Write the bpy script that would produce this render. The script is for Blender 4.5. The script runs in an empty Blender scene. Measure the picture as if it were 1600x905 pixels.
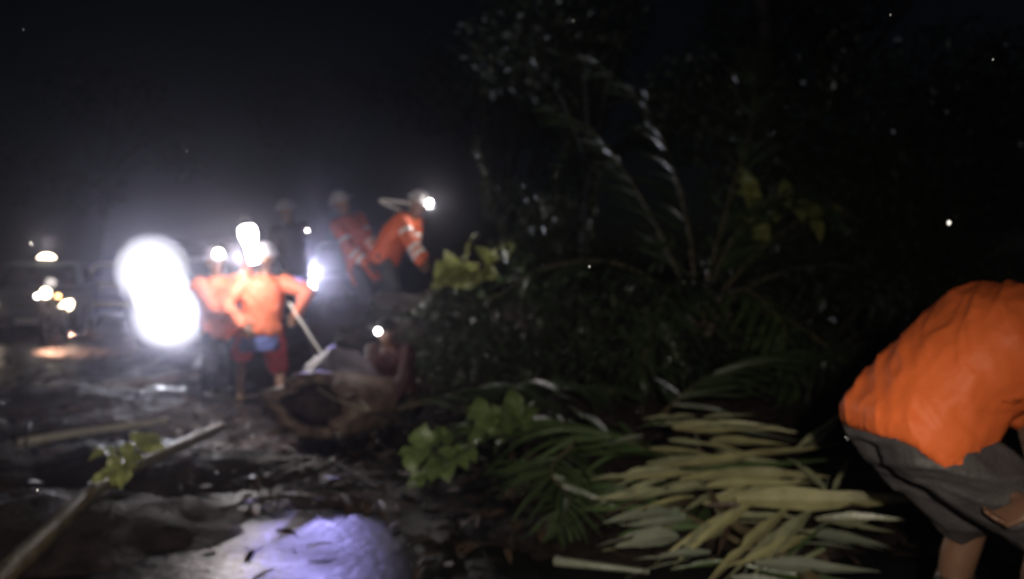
import bpy, bmesh, math, random
from mathutils import Vector, Matrix, noise
random.seed(7)
R = math.radians
scene = bpy.context.scene
COL = scene.collection

# ------------------------------------------------------------------ camera
F_PX, PITCH, CAM = 1386.0, R(1.75), Vector((0, 0, 1.5))
cd = bpy.data.cameras.new('camera'); cam = bpy.data.objects.new('camera', cd); COL.objects.link(cam)
cam.location = CAM; cam.rotation_euler = (R(90) - PITCH, 0, 0)
cd.sensor_width = 36; cd.lens = 36 * F_PX / 1600; cd.clip_end = 2000; cd.clip_start = 0.02
cd.dof.use_dof = True                      # hand-held phone, focus hunting just short of the scene
cd.dof.focus_distance = 1.35; cd.dof.aperture_fstop = 31.2 / 12; cd.dof.aperture_blades = 0
scene.camera = cam

# ------------------------------------------------------------------ night sky, faint moonlight
w = bpy.data.worlds.new('World'); scene.world = w; w.use_nodes = True
nt = w.node_tree; nt.nodes.clear()
sky = nt.nodes.new('ShaderNodeTexSky'); sky.sky_type = 'NISHITA'; sky.sun_disc = False
sky.sun_elevation = R(35); sky.sun_rotation = R(200)
bg = nt.nodes.new('ShaderNodeBackground'); bg.inputs['Strength'].default_value = 0.00035
wo = nt.nodes.new('ShaderNodeOutputWorld')
nt.links.new(sky.outputs[0], bg.inputs[0]); nt.links.new(bg.outputs[0], wo.inputs[0])
sd = bpy.data.lights.new('moon', 'SUN'); sd.energy = 0.006; sd.angle = R(0.5); sd.color = (1, .97, .92)
so = bpy.data.objects.new('moon', sd); COL.objects.link(so)
so.rotation_euler = (R(55), 0, R(-20))

# unseen lamp beside the camera, inferred from the lit foreground
def spot(name, loc, target, energy, size, blend, color, radius=.03):
    l = bpy.data.lights.new(name, 'SPOT'); l.energy = energy; l.spot_size = size; l.spot_blend = blend
    l.color = color; l.shadow_soft_size = radius
    o = bpy.data.objects.new(name, l); COL.objects.link(o); o.location = loc
    o.rotation_euler = (Vector(target) - Vector(loc)).to_track_quat('-Z', 'Y').to_euler()
    return o
def point(name, loc, energy, color, radius=.05):
    l = bpy.data.lights.new(name, 'POINT'); l.energy = energy; l.color = color; l.shadow_soft_size = radius
    o = bpy.data.objects.new(name, l); COL.objects.link(o); o.location = loc
    return o
spot('camera_side_lamp', (.22, -.05, 1.62), (-.40, 4.3, .0), 350, R(90), 1.0, (1, .90, .74), .03)

vs = scene.view_settings
scene.display_settings.display_device = 'sRGB'
vs.view_transform = 'Standard'; vs.look = 'None'; vs.exposure = 0; vs.gamma = 1; vs.use_curve_mapping = False
scene.cycles.use_denoising = True
scene.cycles.volume_bounces = 0
scene.cycles.max_bounces = 5
scene.cycles.sample_clamp_indirect = 3
scene.cycles.volume_max_steps = 64

def P(px, py, d):
    """point at depth d (metres ahead of the camera) seen at photo pixel px, py"""
    a, b = (px - 800) / F_PX, (452.5 - py) / F_PX
    c, s = math.cos(PITCH), math.sin(PITCH)
    v = Vector((a, c + b * s, -s + b * c))
    return CAM + v * (d / v.y)

# ------------------------------------------------------------------ materials
def mat(name, col, rough=.6, var=.25, scale=8, bump=.0, bscale=40, metal=0, coat=0, trans=0, rvar=0, col2=None, spec=.5):
    m = bpy.data.materials.new(name); m.use_nodes = True
    n = m.node_tree.nodes; L = m.node_tree.links
    b = n['Principled BSDF']
    tc = n.new('ShaderNodeTexCoord'); nz = n.new('ShaderNodeTexNoise'); nz.inputs['Scale'].default_value = scale
    nz.inputs['Detail'].default_value = 5
    oi = n.new('ShaderNodeObjectInfo')
    L.new(tc.outputs['Object'], nz.inputs['Vector'])
    rp = n.new('ShaderNodeValToRGB')
    c2 = col2 or [c * (1 - var) for c in col]
    c1 = col if col2 else [min(1, c * (1 + var)) for c in col]
    rp.color_ramp.elements[0].position = .32; rp.color_ramp.elements[1].position = .68
    rp.color_ramp.elements[0].color = (*c2, 1); rp.color_ramp.elements[1].color = (*c1, 1)
    L.new(nz.outputs[0], rp.inputs[0])
    hs = n.new('ShaderNodeHueSaturation')
    mp = n.new('ShaderNodeMapRange'); mp.inputs[3].default_value = 1 - var * .6; mp.inputs[4].default_value = 1 + var * .6
    L.new(oi.outputs['Random'], mp.inputs[0]); L.new(mp.outputs[0], hs.inputs['Value'])
    L.new(rp.outputs[0], hs.inputs['Color']); L.new(hs.outputs[0], b.inputs['Base Color'])
    b.inputs['Roughness'].default_value = rough; b.inputs['Metallic'].default_value = metal
    b.inputs['Specular IOR Level'].default_value = spec
    b.inputs['Coat Weight'].default_value = coat; b.inputs['Coat Roughness'].default_value = .12
    if rvar:
        mr = n.new('ShaderNodeMapRange'); mr.inputs[1].default_value = .35; mr.inputs[2].default_value = .65
        mr.inputs[3].default_value = max(.03, rough - rvar); mr.inputs[4].default_value = rough + rvar
        L.new(nz.outputs[0], mr.inputs[0]); L.new(mr.outputs[0], b.inputs['Roughness'])
    if bump:
        n2 = n.new('ShaderNodeTexNoise'); n2.inputs['Scale'].default_value = bscale; n2.inputs['Detail'].default_value = 6
        L.new(tc.outputs['Object'], n2.inputs['Vector'])
        bp = n.new('ShaderNodeBump'); bp.inputs['Strength'].default_value = bump; bp.inputs['Distance'].default_value = .02
        L.new(n2.outputs[0], bp.inputs['Height']); L.new(bp.outputs[0], b.inputs['Normal'])
    if trans:
        tr = n.new('ShaderNodeBsdfTranslucent'); L.new(hs.outputs[0], tr.inputs[0])
        mx = n.new('ShaderNodeMixShader'); mx.inputs[0].default_value = trans
        L.new(b.outputs[0], mx.inputs[1]); L.new(tr.outputs[0], mx.inputs[2])
        L.new(mx.outputs[0], n['Material Output'].inputs[0])
    return m
def emat(name, col, strength):
    m = bpy.data.materials.new(name); m.use_nodes = True
    b = m.node_tree.nodes['Principled BSDF']
    b.inputs['Base Color'].default_value = (.8, .8, .8, 1); b.inputs['Emission Color'].default_value = (*col, 1)
    b.inputs['Emission Strength'].default_value = strength
    m.cycles.emission_sampling = 'NONE'
    return m
M = dict(
    road=mat('wet_asphalt', (.014, .0135, .016), .40, .35, 1.3, .40, 17, coat=0, rvar=.14, spec=.17),
    earth=mat('wet_earth', (.030, .023, .018), .68, .4, 3, .8, 25, spec=.25),
    mound=mat('mud_and_litter', (.028, .020, .018), .66, .5, 7, .9, 30, rvar=.1, spec=.25),
    bark=mat('wet_bark', (.036, .028, .024), .5, .45, 14, 1, 30, rvar=.15),
    palebark=mat('pale_bark', (.20, .155, .12), .5, .35, 10, .7, 30),
    wood=mat('peeled_wood', (.58, .53, .46), .4, .2, 12, .3, 30),
    torn=mat('torn_wood', (.17, .12, .098), .6, .5, 11, .9, 22),
    rot=mat('dark_hollow_wood', (.075, .045, .036), .7, .5, 9, .8, 25),  # rotted wood, darkened so the lit hollow still reads as shaded
    pole=mat('olive_pole', (.115, .09, .052), .45, .35, 9, .5, 40),
    dry=mat('dry_palm_leaf', (.34, .32, .165), .30, .34, 5, .15, 60, trans=.12),
    dryb=mat('faded_palm_leaf', (.29, .295, .18), .28, .36, 6, .15, 60, trans=.12),
    greyleaf=mat('grey_green_leaf', (.20, .22, .17), .3, .25, 6, .15, 60, trans=.1),
    frond=mat('dark_green_palm', (.075, .12, .045), .33, .35, 4, .1, 50, trans=.15),
    frond2=mat('deep_green_palm', (.05, .075, .035), .3, .35, 4, .1, 50, trans=.15),
    deadfrond=mat('brown_dead_frond', (.075, .048, .036), .5, .4, 5, .2, 50, trans=.1, spec=.35),
    leaf=mat('fresh_green_leaf', (.15, .21, .075), .35, .3, 7, .1, 50, trans=.2),
    leafy=mat('yellow_green_leaf', (.42, .45, .16), .32, .2, 7, .1, 50, trans=.3),
    crown=mat('dark_foliage', (.04, .055, .028), .35, .4, 2, .0, 50, trans=.15),
    orange=mat('orange_raincoat', (.76, .15, .038), .55, .08, 3.5, .12, 50, spec=.3),
    orange_washed=mat('glare_washed_raincoat', (.78, .20, .10), .5, .10, 6, .12, 50, spec=.3),  # orange coat lightened to carry the wash-out from the lamps
    red_orange=mat('red_orange_jacket', (.62, .12, .045), .5, .15, 6, .12, 50, spec=.3),
    stripe=mat('reflective_tape', (.80, .78, .74), .25, .08, 20),
    red=mat('red_shorts_cloth', (.74, .09, .12), .65, .15, 9, .2, 80),
    blue=mat('blue_shirt_cloth', (.14, .17, .42), .65, .2, 9, .2, 80),
    grey=mat('grey_trouser_cloth', (.066, .058, .06), .6, .25, 6, .25, 70),
    dark=mat('dark_cloth', (.03, .03, .035), .6, .3, 8, .2, 70),
    maroon=mat('maroon_cloth', (.06, .016, .018), .6, .3, 8, .2, 70),
    skin=mat('brown_skin', (.18, .095, .06), .45, .12, 12, .05, 90),
    hair=mat('black_hair', (.012, .011, .011), .4, .3, 60, .6, 120),
    eye=mat('eye', (.5, .48, .45), .2, .1, 5),
    helmet=mat('white_helmet', (.62, .60, .58), .3, .08, 6),
    greycap=mat('grey_cap', (.32, .31, .33), .5, .12, 6),
    boot=mat('rubber_boot', (.03, .028, .026), .35, .2, 9),
    sandal=mat('sandal', (.20, .12, .06), .5, .2, 9),
    tarp=mat('grey_tarpaulin', (.24, .21, .25), .42, .2, 5, .3, 25),
    tyre=mat('tyre_rubber', (.018, .018, .018), .6, .2, 20, .4, 60),
    rim=mat('wheel_metal', (.28, .28, .29), .35, .15, 9, metal=.8),
    glass=mat('dark_glass', (.012, .014, .017), .06, .1, 3),
    truck=mat('dark_truck_paint', (.05, .055, .065), .28, .15, 3, coat=.5),
    carpaint=mat('grey_green_paint', (.12, .15, .15), .28, .12, 3, coat=.6),
    yellow=mat('yellow_paint', (.50, .31, .06), .3, .12, 3, coat=.6),
    greypaint=mat('pale_grey_paint', (.22, .25, .26), .28, .12, 3, coat=.6),
    black=mat('black_plastic', (.02, .02, .02), .45, .2, 12),
    steel=mat('grey_steel', (.30, .30, .31), .35, .2, 12, metal=.7),
    wallp=mat('dim_plaster', (.16, .145, .13), .8, .25, 2, .4, 20),
    roofm=mat('corrugated_roof', (.22, .20, .19), .45, .3, 3, .2, 20),
    lampW=emat('lamp_white', (.93, .95, 1.0), 9),
    lampS=emat('lamp_small', (1.0, .95, .92), 14),
    lampY=emat('lamp_warm', (1.0, .80, .58), 12),
    lampA=emat('lamp_amber', (1.0, .55, .20), 9),
    lampG=emat('lamp_glow', (1.0, .93, .96), 18),
    drop=mat('rain_drop', (.30, .30, .32), .1, .05, 5),  # opaque pale colour stands in for the glints of clear drops
)

for k_ in ('dry', 'dryb', 'greyleaf'):          # withered brown tips and stains on the long leaves
    n = M[k_].node_tree.nodes; L = M[k_].node_tree.links; b = n['Principled BSDF']
    src = b.inputs['Base Color'].links[0].from_socket
    tc = n.new('ShaderNodeTexCoord'); sx = n.new('ShaderNodeSeparateXYZ'); L.new(tc.outputs['Object'], sx.inputs[0])
    nz = n.new('ShaderNodeTexNoise'); nz.inputs['Scale'].default_value = 3.2; nz.inputs['Detail'].default_value = 6; L.new(tc.outputs['Object'], nz.inputs['Vector'])
    ad = n.new('ShaderNodeMath'); ad.operation = 'MULTIPLY_ADD'; ad.inputs[1].default_value = .55; L.new(sx.outputs['Y'], ad.inputs[0]); L.new(nz.outputs[0], ad.inputs[2])
    mr = n.new('ShaderNodeMapRange'); mr.inputs[1].default_value = .82; mr.inputs[2].default_value = 1.08; mr.inputs[4].default_value = .8; L.new(ad.outputs[0], mr.inputs[0])
    mx = n.new('ShaderNodeMix'); mx.data_type = 'RGBA'; L.new(mr.outputs[0], mx.inputs[0]); L.new(src, mx.inputs[6]); mx.inputs[7].default_value = (.11, .065, .03, 1)
    L.new(mx.outputs[2], b.inputs['Base Color'])
# oversized lamp lens: glare halo painted as emission fading towards the rim
m = emat('glare_lens', (.92, .93, 1.0), 6); M['lampGlare'] = m
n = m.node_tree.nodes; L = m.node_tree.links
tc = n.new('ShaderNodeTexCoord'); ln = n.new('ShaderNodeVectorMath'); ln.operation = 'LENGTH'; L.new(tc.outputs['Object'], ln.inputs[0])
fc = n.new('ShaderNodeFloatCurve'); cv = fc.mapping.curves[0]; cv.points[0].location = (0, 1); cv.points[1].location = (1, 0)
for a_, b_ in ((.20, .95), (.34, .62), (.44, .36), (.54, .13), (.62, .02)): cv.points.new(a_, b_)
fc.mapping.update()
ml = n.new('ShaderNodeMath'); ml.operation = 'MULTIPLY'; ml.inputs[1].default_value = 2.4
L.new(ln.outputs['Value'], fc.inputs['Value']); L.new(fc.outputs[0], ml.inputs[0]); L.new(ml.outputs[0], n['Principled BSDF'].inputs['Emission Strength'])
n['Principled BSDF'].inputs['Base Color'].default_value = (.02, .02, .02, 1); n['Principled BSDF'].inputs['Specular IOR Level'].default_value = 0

# ------------------------------------------------------------------ mesh helpers
def link(name, me, m=None, parent=None, smooth=True):
    o = bpy.data.objects.new(name, me); COL.objects.link(o)
    if m is not None:
        me.materials.clear(); me.materials.append(M[m] if isinstance(m, str) else m)
    if smooth:
        me.polygons.foreach_set('use_smooth', [True] * len(me.polygons))
    if parent is not None:
        o.parent = parent
    return o
def obj(name, bm, m, parent=None, smooth=True):
    me = bpy.data.meshes.new(name); bm.normal_update(); bm.to_mesh(me); bm.free()
    return link(name, me, m, parent, smooth)
def empty(name, loc=(0, 0, 0), rz=0):
    o = bpy.data.objects.new(name, None); COL.objects.link(o); o.location = loc; o.rotation_euler = (0, 0, rz)
    o.empty_display_size = .1
    return o
def tag(o, label=None, cat=None, group=None, kind=None):
    if label: o['label'] = label
    if cat: o['category'] = cat
    if group: o['group'] = group
    if kind: o['kind'] = kind
    return o
def frame(y, n=(0, 0, 1)):
    y = Vector(y).normalized(); n = Vector(n)
    x = y.cross(n)
    if x.length < 1e-4: x = y.cross(Vector((1, 0, .1)))
    x.normalize(); z = x.cross(y)
    return Matrix((x, y, z)).transposed()
def tube(bm, pts, rad, seg=8, cap=True, rough=0, seed=0):
    pts = [Vector(p) for p in pts]; rings = []
    ref = None
    for i, p in enumerate(pts):
        t = (pts[min(i + 1, len(pts) - 1)] - pts[max(i - 1, 0)]).normalized()
        if ref is None:
            ref = t.cross(Vector((.3, .2, 1))).normalized()
        ref = (ref - t * ref.dot(t)).normalized(); b = t.cross(ref)
        r = rad[i] if isinstance(rad, (list, tuple)) else rad
        ring = []
        for k in range(seg):
            a = 2 * math.pi * k / seg
            rr = r * (1 + rough * noise.noise(Vector((math.cos(a) * 2 + seed, math.sin(a) * 2, i * .7))))
            ring.append(bm.verts.new(p + (ref * math.cos(a) + b * math.sin(a)) * rr))
        rings.append(ring)
    for a, b in zip(rings, rings[1:]):
        for k in range(seg):
            bm.faces.new((a[k], a[(k + 1) % seg], b[(k + 1) % seg], b[k]))
    if cap:
        bm.faces.new(rings[0][::-1]); bm.faces.new(rings[-1])
    return rings
def curve_pts(pts, n):
    """Catmull-Rom through pts"""
    pts = [Vector(p) for p in pts]; q = [pts[0] * 2 - pts[1]] + pts + [pts[-1] * 2 - pts[-2]]
    out = []
    for j in range(n + 1):
        u = j / n * (len(pts) - 1); i = min(int(u), len(pts) - 2); t = u - i
        a, b, c, d = q[i:i + 4]
        out.append(.5 * ((2 * b) + (c - a) * t + (2 * a - 5 * b + 4 * c - d) * t * t + (3 * b - a - 3 * c + d) * t ** 3))
    return out
def ball(bm, c, r, u=14, v=9, rot=None):
    r = (r, r, r) if not hasattr(r, '__len__') else r
    mt = Matrix.Translation(Vector(c)) @ ((rot or Matrix.Identity(3)).to_4x4()) @ Matrix.Diagonal((*r, 1))
    bmesh.ops.create_uvsphere(bm, u_segments=u, v_segments=v, radius=1, matrix=mt)
def box(bm, lo, hi, bev=0, rot=None, seg=2):
    lo, hi = Vector(lo), Vector(hi); c = (lo + hi) / 2; s = hi - lo
    mt = Matrix.Translation(c) @ (rot.to_4x4() if rot else Matrix.Identity(4)) @ Matrix.Diagonal((*s, 1))
    g = bmesh.ops.create_cube(bm, size=1, matrix=mt)
    if bev:
        es = {e for v in g['verts'] for e in v.link_edges}
        bmesh.ops.bevel(bm, geom=list(es), offset=bev, segments=seg, affect='EDGES', profile=.5)
def disc(bm, c, axis, r, h, seg=20, bev=.0):
    rot = Vector((0, 0, 1)).rotation_difference(Vector(axis)).to_matrix()
    mt = Matrix.Translation(Vector(c)) @ rot.to_4x4()
    g = bmesh.ops.create_cone(bm, cap_ends=True, segments=seg, radius1=r, radius2=r, depth=h, matrix=mt)
    if bev:
        es = [e for e in {e for v in g['verts'] for e in v.link_edges} if len(e.link_faces) == 2 and e.calc_face_angle() > .9]
        bmesh.ops.bevel(bm, geom=es, offset=bev, segments=2, affect='EDGES')
def remesh(bm, voxel, smooth=2, fac=.5):
    me = bpy.data.meshes.new('tmp'); bm.to_mesh(me); bm.free()
    o = bpy.data.objects.new('tmp', me); COL.objects.link(o)
    r = o.modifiers.new('r', 'REMESH'); r.mode = 'VOXEL'; r.voxel_size = voxel
    if smooth:
        s = o.modifiers.new('s', 'SMOOTH'); s.iterations = smooth; s.factor = fac
    dg = bpy.context.evaluated_depsgraph_get()
    out = bpy.data.meshes.new_from_object(o.evaluated_get(dg))
    bpy.data.objects.remove(o); bpy.data.meshes.remove(me)
    return out
def wrinkle(me, amp, sc, seed=0, stretch=(1, 1, 1)):
    me.update()
    s = Vector((seed * 3.1, seed * 1.7, seed))
    vn = [v.normal.copy() for v in me.vertices]
    for v, n in zip(me.vertices, vn):
        p = Vector((v.co.x * stretch[0], v.co.y * stretch[1], v.co.z * stretch[2]))
        a = noise.noise(p * sc + s); b = noise.noise(p * sc * 2.3 + s)
        v.co += n * amp * ((1 - 2 * abs(a)) * .8 + .5 * b)
    me.update()

def folds(me, amp, sc, seed, ax, stretch=.45):
    """narrow cloth creases running roughly across the direction ax"""
    me.update(); ax = Vector(ax).normalized(); s = Vector((seed * 2.3, seed, seed * .7))
    vn = [v.normal.copy() for v in me.vertices]
    for v, n in zip(me.vertices, vn):
        p = v.co + noise.noise_vector(v.co * 3 + s) * .10
        a = ax * p.dot(ax); q = a * 1.6 + (p - a) * stretch
        r = 1 - min(1, 2.6 * abs(noise.noise(q * sc + s))); r2 = 1 - min(1, 2.6 * abs(noise.noise(q * sc * 1.9 - s)))
        v.co += n * (amp * (r * r - .35) + amp * .5 * (r2 * r2 - .3))
    me.update()

# ------------------------------------------------------------------ ground and road
def ground_h(x, y):
    h = .03 * noise.noise(Vector((x * .5, y * .5, 0)))
    h -= .05
    def bump(cx, cy, rx, ry, hh, k=0):
        q = ((x - cx) / rx) ** 2 + ((y - cy) / ry) ** 2
        return hh * max(0, 1 - q) ** 1.3
    return h
bm = bmesh.new()
N = 90
def grid(lim_x, lim_y, nx, ny, fn):
    vs_ = [[bm.verts.new(fn(lim_x[0] + (lim_x[1] - lim_x[0]) * i / nx, lim_y[0] + (lim_y[1] - lim_y[0]) * j / ny)) for i in range(nx + 1)] for j in range(ny + 1)]
    for j in range(ny):
        for i in range(nx):
            bm.faces.new((vs_[j][i], vs_[j][i + 1], vs_[j + 1][i + 1], vs_[j + 1][i]))
def warp(u): return math.copysign(abs(u) ** 3 * 600 + abs(u) * 40, u)
grid((-1, 1), (-1, 1), N, N, lambda u, v: (warp(u), warp(v), ground_h(warp(u), warp(v))))
tag(obj('ground', bm, 'earth'), kind='structure')
# road strip, bending away to the left
ROAD_D = Vector((-.33, 1, 0)).normalized(); ROAD_N = Vector((ROAD_D.y, -ROAD_D.x, 0))
bm = bmesh.new()
def roadpt(u, v):
    p = Vector((-1.6, 0, 0)) + ROAD_D * v + ROAD_N * u
    return (p.x, p.y, .022 + .05 * (1 - (u / 5.2) ** 2) + .010 * noise.noise(Vector((p.x * .7, p.y * .7, 3))))
grid((-5.2, 5.2), (-30, 160), 26, 200, roadpt)
tag(obj('road', bm, 'road'), kind='structure')

def mound(name, cx, cy, rx, ry, h, m, seed, rot=0, n=40, rough=.35):
    bm = bmesh.new()
    c, s = math.cos(rot), math.sin(rot)
    def fn(u, v):
        r2 = u * u + v * v
        z = h * max(0, 1 - r2) ** .9
        x, y = u * rx, v * ry
        X, Y = cx + x * c - y * s, cy + x * s + y * c
        q = Vector((X * 2.2, Y * 2.2, seed))
        z *= 1 + rough * (noise.noise(q) + .5 * noise.noise(q * 2.7) + .3 * noise.noise(q * 6))
        return (X, Y, -.06 + z)
    vs_ = [[bm.verts.new(fn(-1.05 + 2.1 * i / n, -1.05 + 2.1 * j / n)) for i in range(n + 1)] for j in range(n + 1)]
    for j in range(n):
        for i in range(n):
            bm.faces.new((vs_[j][i], vs_[j][i + 1], vs_[j + 1][i + 1], vs_[j + 1][i]))
    return tag(obj(name, bm, m), kind='structure')
mound('earth_mound', -2.55, 5.85, 1.6, .75, .32, 'mound', 3, R(14), 60)
mound('earth_bank', -1.5, 11.2, 3.6, 1.6, .75, 'mound', 9, R(-4), 60)
mound('earth_bank', 2.6, 10.2, 3.9, 3.0, 1.0, 'mound', 15, R(10), 60)
mound('earth_mound', 1.2, 5.6, 1.5, 1.5, .30, 'mound', 21, 0, 40)
mound('earth_mound', .40, 4.7, .85, .8, .16, 'mound', 45, R(10), 30)
mound('earth_mound', -2.55, 4.65, 1.45, .95, .30, 'mound', 41, R(10), 40)
mound('earth_mound', -3.25, 7.75, 1.6, .75, .24, 'mound', 51, R(12), 40)  # extra mound, added to block the lamp reflection on the road
mound('earth_mound', -5.0, 8.9, 2.6, 1.3, .26, 'mound', 27, R(15), 40)

# ------------------------------------------------------------------ leaves, fronds, branches
def leaflet_into(bm, mt, L, W, droop=.2, fold=.25, segs=6, wav=.0, seed=0):
    rows = []
    for i in range(segs + 1):
        t = i / segs
        wd = W * .5 * min(1, .62 + 2.4 * t) * min(1, (1 - t) * 2.0) * (1 + .10 * math.sin(11 * t + seed))
        wd = max(wd, W * .02)
        z = -droop * L * t * t + wav * L * noise.noise(Vector((t * 2.5, seed, 1)))
        x0 = wav * .6 * L * noise.noise(Vector((t * 1.5, seed, 7)))
        y = L * t * (1 - .25 * droop * t)
        rows.append([bm.verts.new(mt @ Vector((x0 + sx * wd, y, z + (fold * wd if sx else 0)))) for sx in (-1, 0, 1)])
    for a, b in zip(rows, rows[1:]):
        for k in (0, 1):
            bm.faces.new((a[k], a[k + 1], b[k + 1], b[k]))
LEAFLETS = {}
def leaflet_mesh(kind, m):
    key = (kind, m)
    if key not in LEAFLETS:
        dr, wv = [(.06, .03), (.20, .05), (.34, .04), (.03, .06)][kind]
        bm = bmesh.new(); leaflet_into(bm, Matrix.Identity(4), 1, 1, dr, .0, 10, wv, kind * 5.3)
        for v in bm.verts: v.co.z += .085 * abs(v.co.x) * (1 - .5 * v.co.y)
        me = bpy.data.meshes.new('leaflet'); bm.to_mesh(me); bm.free()
        me.materials.append(M[m])
        LEAFLETS[key] = me
    return LEAFLETS[key]
def put_leaflet(parent, base, dirv, nrm, L, W, kind, m, name='leaflet'):
    o = bpy.data.objects.new(name, leaflet_mesh(kind, m)); COL.objects.link(o); o.parent = parent
    mt = frame(dirv, nrm).to_4x4() @ Matrix.Diagonal((W, L, L, 1))
    mt.translation = Vector(base) - parent.location
    # width scaled on its own axis, droop along with the length
    o.matrix_basis = mt
    return o
def frond(name, label, pts, n, Lmax, W, m, cat='palm frond', group=None, single=False, droop=.3, rr=.022, up=(0, 0, 1), seed=0, spread=62, rm='pole'):
    rs = random.Random(seed)
    pts = curve_pts(pts, 18); root = empty(name, pts[0])
    bm = bmesh.new(); tube(bm, [p - pts[0] for p in pts], [rr * (1 - .8 * i / 18) for i in range(19)], 7)
    obj('rachis', bm, rm, root)
    big = bmesh.new()
    for i in range(n):
        t = .12 + .88 * (i + .5) / n
        u = t * 18; k = min(int(u), 17); p = pts[k].lerp(pts[k + 1], u - k); tan = (pts[k + 1] - pts[k]).normalized()
        side = tan.cross(Vector(up)).normalized(); nu = side.cross(tan)
        for s in (-1, 1):
            if rs.random() < .08: continue
            a = R(spread * (1 - .55 * t) + rs.uniform(-12, 12))
            dv = tan * math.cos(a) + side * s * math.sin(a) + nu * rs.uniform(-.25, .12)
            L = Lmax * (math.sin(math.pi * min(1, .2 + .75 * t)) ** .6) * rs.uniform(.8, 1.1)
            nn = nu + side * rs.uniform(-.5, .5) + tan * rs.uniform(-.3, .3)
            if single:
                put_leaflet(root, p, dv, nn, L, W * rs.uniform(.8, 1.15), rs.randrange(4), m)
            else:
                mt = frame(dv, nn).to_4x4(); mt.translation = p - pts[0]
                leaflet_into(big, mt, L, W * rs.uniform(.75, 1.15), droop * rs.uniform(.5, 1.5), .25, 5, .04, rs.random() * 50)
    if not single:
        tag(obj('leaflets', big, m, root), kind='stuff')
    else:
        big.free()
    return tag(root, label, cat, group)
def broad_mesh(m):
    key = ('broad', m)
    if key not in LEAFLETS:
        bm = bmesh.new(); rows = []
        prof = [.02, .34, .48, .50, .44, .30, .13, .0]
        for i, wd in enumerate(prof):
            t = i / 7; z = .10 * math.sin(t * 2.6) - .22 * t * t
            rows.append([bm.verts.new((sx * wd * (1 + .06 * math.sin(9 * t + sx)), t, z + .16 * abs(sx) * wd - .05 * sx * math.sin(7 * t) * wd)) for sx in (-1, -.5, 0, .5, 1)])
        for a, b in zip(rows, rows[1:]):
            for k in range(4):
                bm.faces.new((a[k], a[k + 1], b[k + 1], b[k]))
        bmesh.ops.remove_doubles(bm, verts=bm.verts, dist=.001)
        me = bpy.data.meshes.new('leaf'); bm.to_mesh(me); bm.free()
        me.materials.append(M[m]); me.polygons.foreach_set('use_smooth', [True] * len(me.polygons))
        LEAFLETS[key] = me
    return LEAFLETS[key]
def put_leaf(parent, base, dirv, nrm, L, W, m):
    o = bpy.data.objects.new('leaf', broad_mesh(m)); COL.objects.link(o); o.parent = parent
    mt = frame(dirv, nrm).to_4x4() @ Matrix.Diagonal((W, L, L, 1)); mt.translation = Vector(base) - parent.location
    o.matrix_basis = mt
    return o
def leafy_branch(name, label, stems, n, Lr, m, cat='branch', group=None, face=(0, -.6, .8), seed=0, rr=.012, jit=.5, rm='bark', wr=(.7, .95)):
    rs = random.Random(seed); base = Vector(stems[0][0]); root = empty(name, base)
    bm = bmesh.new(); tot = []
    for st in stems:
        pts = curve_pts(st, 10); tube(bm, [p - base for p in pts], [rr * (1 - .7 * i / 10) for i in range(11)], 6); tot.append(pts)
    obj('stem', bm, rm, root)
    for i in range(n):
        pts = tot[i % len(tot)]; u = rs.uniform(1.5, 10); k = min(int(u), 9); p = pts[k].lerp(pts[k + 1], u - k)
        tan = (pts[k + 1] - pts[k]).normalized()
        dv = tan * .5 + Vector((rs.uniform(-1, 1), rs.uniform(-1, .6), rs.uniform(-.6, .7)))
        nn = Vector(face) + Vector((rs.uniform(-jit, jit), rs.uniform(-jit, jit), rs.uniform(-jit, jit)))
        L = rs.uniform(*Lr)
        put_leaf(root, p, dv, nn, L, L * rs.uniform(*wr), m)
    return tag(root, label, cat, group)
def crown_mesh(bm, centres, n, size, rs, flat=.5):
    for c, r in centres:
        for _ in range(int(n * (r ** 2))):
            while True:
                v = Vector((rs.uniform(-1, 1), rs.uniform(-1, 1), rs.uniform(-1, 1)))
                if .25 < v.length < 1: break
            p = c + Vector((v.x * r, v.y * r, v.z * r * .75))
            q = Vector((rs.uniform(-1, 1), rs.uniform(-1, 1), rs.uniform(-.9, .3)))
            mt = frame(q, (rs.uniform(-.7, .7), rs.uniform(-.7, .7), 1)).to_4x4(); mt.translation = p
            s = size * rs.uniform(.6, 1.3)
            a = [bm.verts.new(mt @ Vector(k)) for k in ((0, 0, 0), (-.28 * s, .45 * s, .05 * s), (0, s, -.1 * s), (.28 * s, .45 * s, .05 * s))]
            bm.faces.new(a)
def tree(name, label, base, h, rad, lean=(0, 0), seed=0, leaf=.16, dens=260, tr=.14, m='crown', bm_='bark', group='dark trees behind the fallen fronds', clumps=9):
    rs = random.Random(seed); base = Vector(base); root = empty(name, base)
    top = Vector((lean[0], lean[1], h * .72))
    pts = curve_pts([(0, 0, -.1), top * .45 + Vector((rs.uniform(-.2, .2), 0, 0)), top], 10)
    bm = bmesh.new(); tube(bm, pts, [tr * (1 - .06 * i) for i in range(11)], 9, rough=.25, seed=seed)
    cs = []
    for k in range(clumps):
        a = 2 * math.pi * k / clumps + rs.uniform(-.4, .4); rr = rad * rs.uniform(.35, .95)
        c = top + Vector((math.cos(a) * rr, math.sin(a) * rr, rs.uniform(-.24, .30) * h))
        st = pts[rs.randrange(4, 10)]
        tube(bm, curve_pts([st, st.lerp(c, .5) + Vector((0, 0, .15)), c], 6), [tr * .4 * (1 - .13 * i) for i in range(7)], 6)
        cs.append((c, rad * rs.uniform(.34, .56)))
    obj('trunk', bm, bm_, root)
    bm = bmesh.new(); crown_mesh(bm, cs, dens, leaf, rs)
    tag(obj('crown', bm, m, root, smooth=False), kind='stuff')
    return tag(root, label, 'tree', group)

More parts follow.
